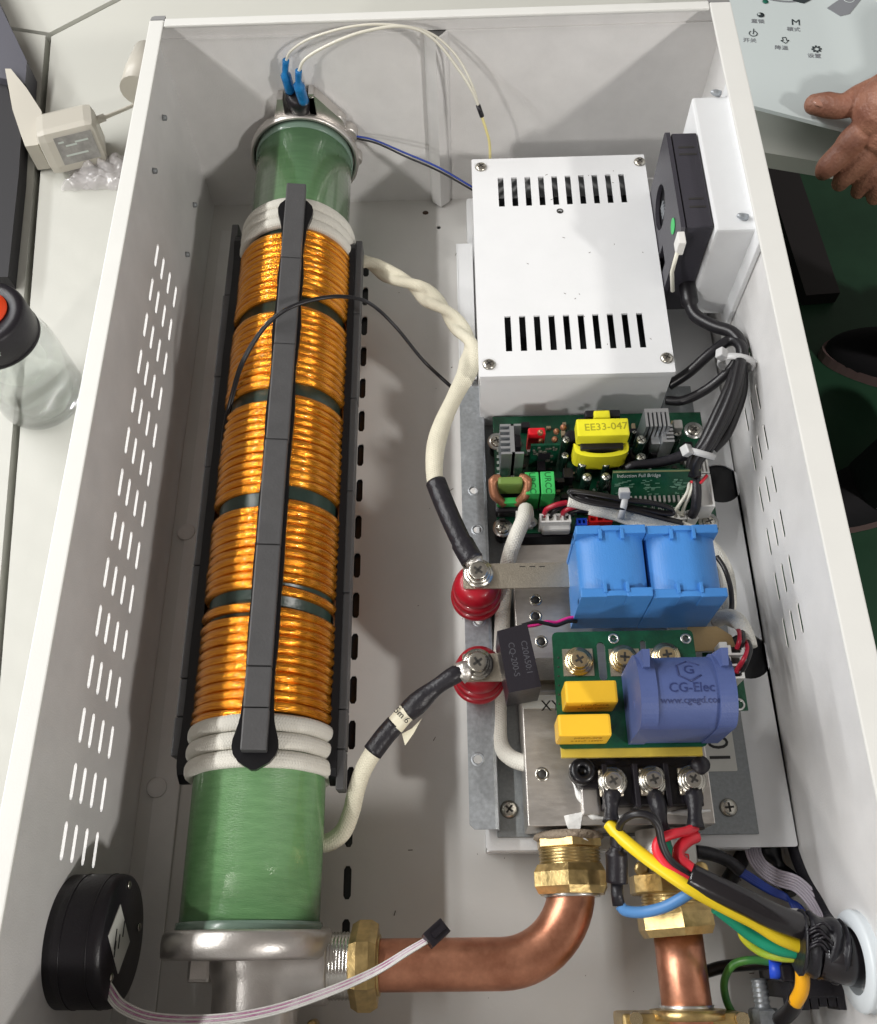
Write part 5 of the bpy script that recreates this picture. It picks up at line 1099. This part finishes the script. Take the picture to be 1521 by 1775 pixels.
#================================================================== GLASS CONTROL PANEL AT UPPER RIGHT
GZ = .5; gz = GZ + .003
cpn = thing('glass_control_unit', 'pale glass control panel with dial and touch symbols at the upper right', 'control panel', P(1400, 60, GZ))
g0 = P(1262, 172, GZ); g1 = P(1480, 228, GZ); gd_ = (g1 - g0).normalized(); gn = Vector((-gd_.y, gd_.x, 0))
G = lambda u, v: g0 + gd_ * u + gn * v
MB().prism([(0, 0), (4, 0), (4, 4.5), (-.45, 4.5), (-.45, 0)], lambda u, v: G(u, v), lambda u, v: G(u, v) - Vector((0, 0, .035))).build('glass_sheet', GLASSP, cpn)
dc_ = P(1358, -52, GZ)
MB().lathe([(.455, 0), (.475, .002), (.475, .004), (.455, .004), (.455, 0)], dc_, seg=72).build('dial_ring', PGREY, cpn)
MB().lathe([(.0, .001), (.44, .001), (.44, .003), (0, .003)], dc_, seg=72).build('dial_face', mat('dial_white', (.66, .70, .70), .3), cpn)
q = P(1327, 3, gz); MB().lathe([(.028, 0), (.028, .003), (0, .003)], q + Vector((0, 0, .001)), seg=16).build('dial_dot', mat('dial_green', (.01, .12, .08), .4), cpn)
po_ = [P(1368, -8, gz), P(1376, 2, gz), P(1394, 6, gz), P(1406, 0, gz), P(1404, -12, gz)]
MB().prism([(i, 0) for i in range(5)], lambda u, v: po_[int(u)], lambda u, v: po_[int(u)] + Vector((0, 0, .003))).build('dial_needle', PDARK, cpn)
po_ = [P(1434, 14, gz), P(1457, 28, gz), P(1473, 24, gz), P(1492, 0, gz), P(1500, -30, gz), P(1480, -34, gz), P(1460, -4, gz)]
MB().prism([(i, 0) for i in range(7)], lambda u, v: po_[int(u)], lambda u, v: po_[int(u)] + Vector((0, 0, .002))).build('grey_badge', PGREY, cpn)
q = P(1472, -2, gz + .002); MB().lathe([(.045, 0), (.055, .001), (.055, .002), (.045, .002), (.045, 0)], q, seg=20).build('badge_ring', GLASSP, cpn)
trx = gd_ * .98
def icon_text(s, px, py, sz, m_=PDARK): text(s, sz, P(px, py, gz), m_, cpn, rx=(1, -.13, 0), uy=(.1, 1, 0), ext=.0008)
icon_text('M', 1380, 39, .115); icon_text('模式', 1376, 51, .062, PGREY); icon_text('童锁', 1314, 37, .062, PGREY); icon_text('开关', 1300, 70, .062, PGREY); icon_text('降温', 1355, 83, .062, PGREY); icon_text('设置', 1412, 97, .062, PGREY)
def ringi(px, py, r, t_, a0=0, a1=2 * PI, n=20, name='icon_ring'):
    q = P(px, py, gz); pts = [q + Vector((math.cos(a0 + (a1 - a0) * k / n), math.sin(a0 + (a1 - a0) * k / n), 0)) * r for k in range(n + 1)]
    MB().tube(pts, t_, 4, sx=1).build(name, PDARK, cpn)
ringi(1306, 58, .036, .0045, PI / 2 + .5, PI / 2 + 2 * PI - .5); MB().tube([P(1306, 59, gz), P(1307, 50, gz)], .0045, 4).build('icon_stroke', PDARK, cpn)
ringi(1416, 85, .026, .006)
for k in range(8):
    a = PI / 4 * k; q = P(1416, 85, gz) + Vector((math.cos(a), math.sin(a), 0)) * .038; MB().box(q.x - .008, q.x + .008, q.y - .008, q.y + .008, gz - .002, gz + .002).build('icon_tooth', PDARK, cpn)
q = P(1361, 70, gz)
pp_ = [(-.016, .04), (.016, .04), (.016, .0), (.036, .0), (0, -.04), (-.036, 0), (-.016, 0), (-.016, .04)]
MB().tube([q + Vector((a, b, 0)) for a, b in pp_], .0045, 4).build('icon_arrow', PDARK, cpn)
q = P(1319, 26, gz); MB().lathe([(.0, 0), (.034, 0), (.034, .002), (0, .002)], q, seg=14).build('icon_lock', PDARK, cpn)
MB().lathe([(.0, 0), (.014, 0), (.014, .001), (0, .001)], q + Vector((-.012, .012, .002)), seg=10).build('icon_lock_gap', GLASSP, cpn)
ringi(1259, 11, .03, .004)
#================================================================== PERSON REACHING IN AT THE RIGHT
pe = thing('person', 'person in dark clothes gripping the edge of the glass panel between thumb and fingers', 'person', P(1560, 640, -7.5))
hd = MB(); HZ = .62
def limb(pts, rs, seg=14):
    sp = smooth_path([P(*p) for p in pts], 6); n = len(rs) - 1
    def r(t):
        x = t * n; i = min(n - 1, int(x)); return rs[i] + (rs[i + 1] - rs[i]) * (x - i)
    hd.tube(sp, r, seg); hd.sphere(sp[0], rs[0], seg=seg); hd.sphere(sp[-1], rs[-1], seg=seg)
limb([(1412, 181, .62), (1432, 182, .66), (1462, 184, .70), (1495, 170, .74), (1530, 165, .76)], [.088, .108, .102, .125, .18])          # thumb
limb([(1428, 298, .22), (1436, 288, .32), (1462, 262, .44), (1482, 240, .54), (1540, 200, .70)], [.075, .100, .105, .120, .15])     # index
limb([(1456, 318, .10), (1466, 304, .22), (1494, 278, .38), (1522, 250, .5), (1575, 215, .64)], [.072, .092, .100, .115, .15])     # middle
limb([(1488, 332, .06), (1498, 316, .18), (1524, 292, .34), (1556, 262, .46), (1600, 225, .6)], [.068, .085, .095, .11, .14])
limb([(1516, 342, .06), (1528, 322, .2), (1560, 290, .34), (1590, 250, .46), (1610, 225, .56)], [.07, .085, .10, .12, .15])
limb([(1535, 190, .74), (1570, 195, .72), (1610, 190, .74), (1700, 150, .9), (1850, 60, 1.3)], [.27, .33, .30, .26, .34])
limb([(1540, 230, .62), (1590, 215, .62)], [.2, .24])
ho_ = hd.build('hand_and_forearm', SKIN, pe)
md_ = ho_.modifiers.new('remesh', 'REMESH'); md_.mode = 'VOXEL'; md_.voxel_size = .012; md_.use_smooth_shade = True
md_ = ho_.modifiers.new('smooth', 'SMOOTH'); md_.iterations = 5; md_.factor = .6
q = P(1429, 177, .705); M = Matrix.Translation(q) @ Matrix.Rotation(-.1, 4, 'Z')
nl = MB(); nl.sphere((0, 0, 0), .085, (1.15, .72, .30), 18, M); nl.build('thumbnail', NAIL, pe)
def shoe(px, py, rot, sc):
    c = P(px, py, -7.5); M = Matrix.Translation(c) @ Matrix.Rotation(rot, 4, 'Z') @ Matrix.Scale(sc, 4)
    out = [(1.35 * math.cos(a) * (1 if math.cos(a) < 0 else 1.0), .5 * math.sin(a) * (1.0 + .12 * math.cos(a))) for a in [2 * PI * k / 36 for k in range(36)]]
    s_ = MB().prism(out, lambda u, v: M @ Vector((u, v, .02)), lambda u, v: M @ Vector((u, v, .26))).build('shoe_sole', SOLE, pe)
    u_ = MB(); u_.sphere((0, 0, 0), 1, (1.3, .48, .62), 32, M @ Matrix.Translation((0, 0, .28))); u_.tube([M @ Vector((.55, 0, .5)), M @ Vector((.75, 0, 1.6))], .42 * sc, 20); u_.build('shoe_upper', TROUS, pe)
shoe(1552, 640, -.25, 1.0)
shoe(1500, 865, .35, 1.05)
lg1 = MB(); lg1.tube([P(1600, 590, -7.0), P(1640, 560, -5.2), P(1720, 500, -3)], lambda t: .5 + .3 * t, 20); lg1.tube([P(1520, 835, -7.0), P(1600, 800, -5.5), P(1760, 740, -3)], lambda t: .5 + .35 * t, 20)
lg1.build('trousers', TROUS, pe)
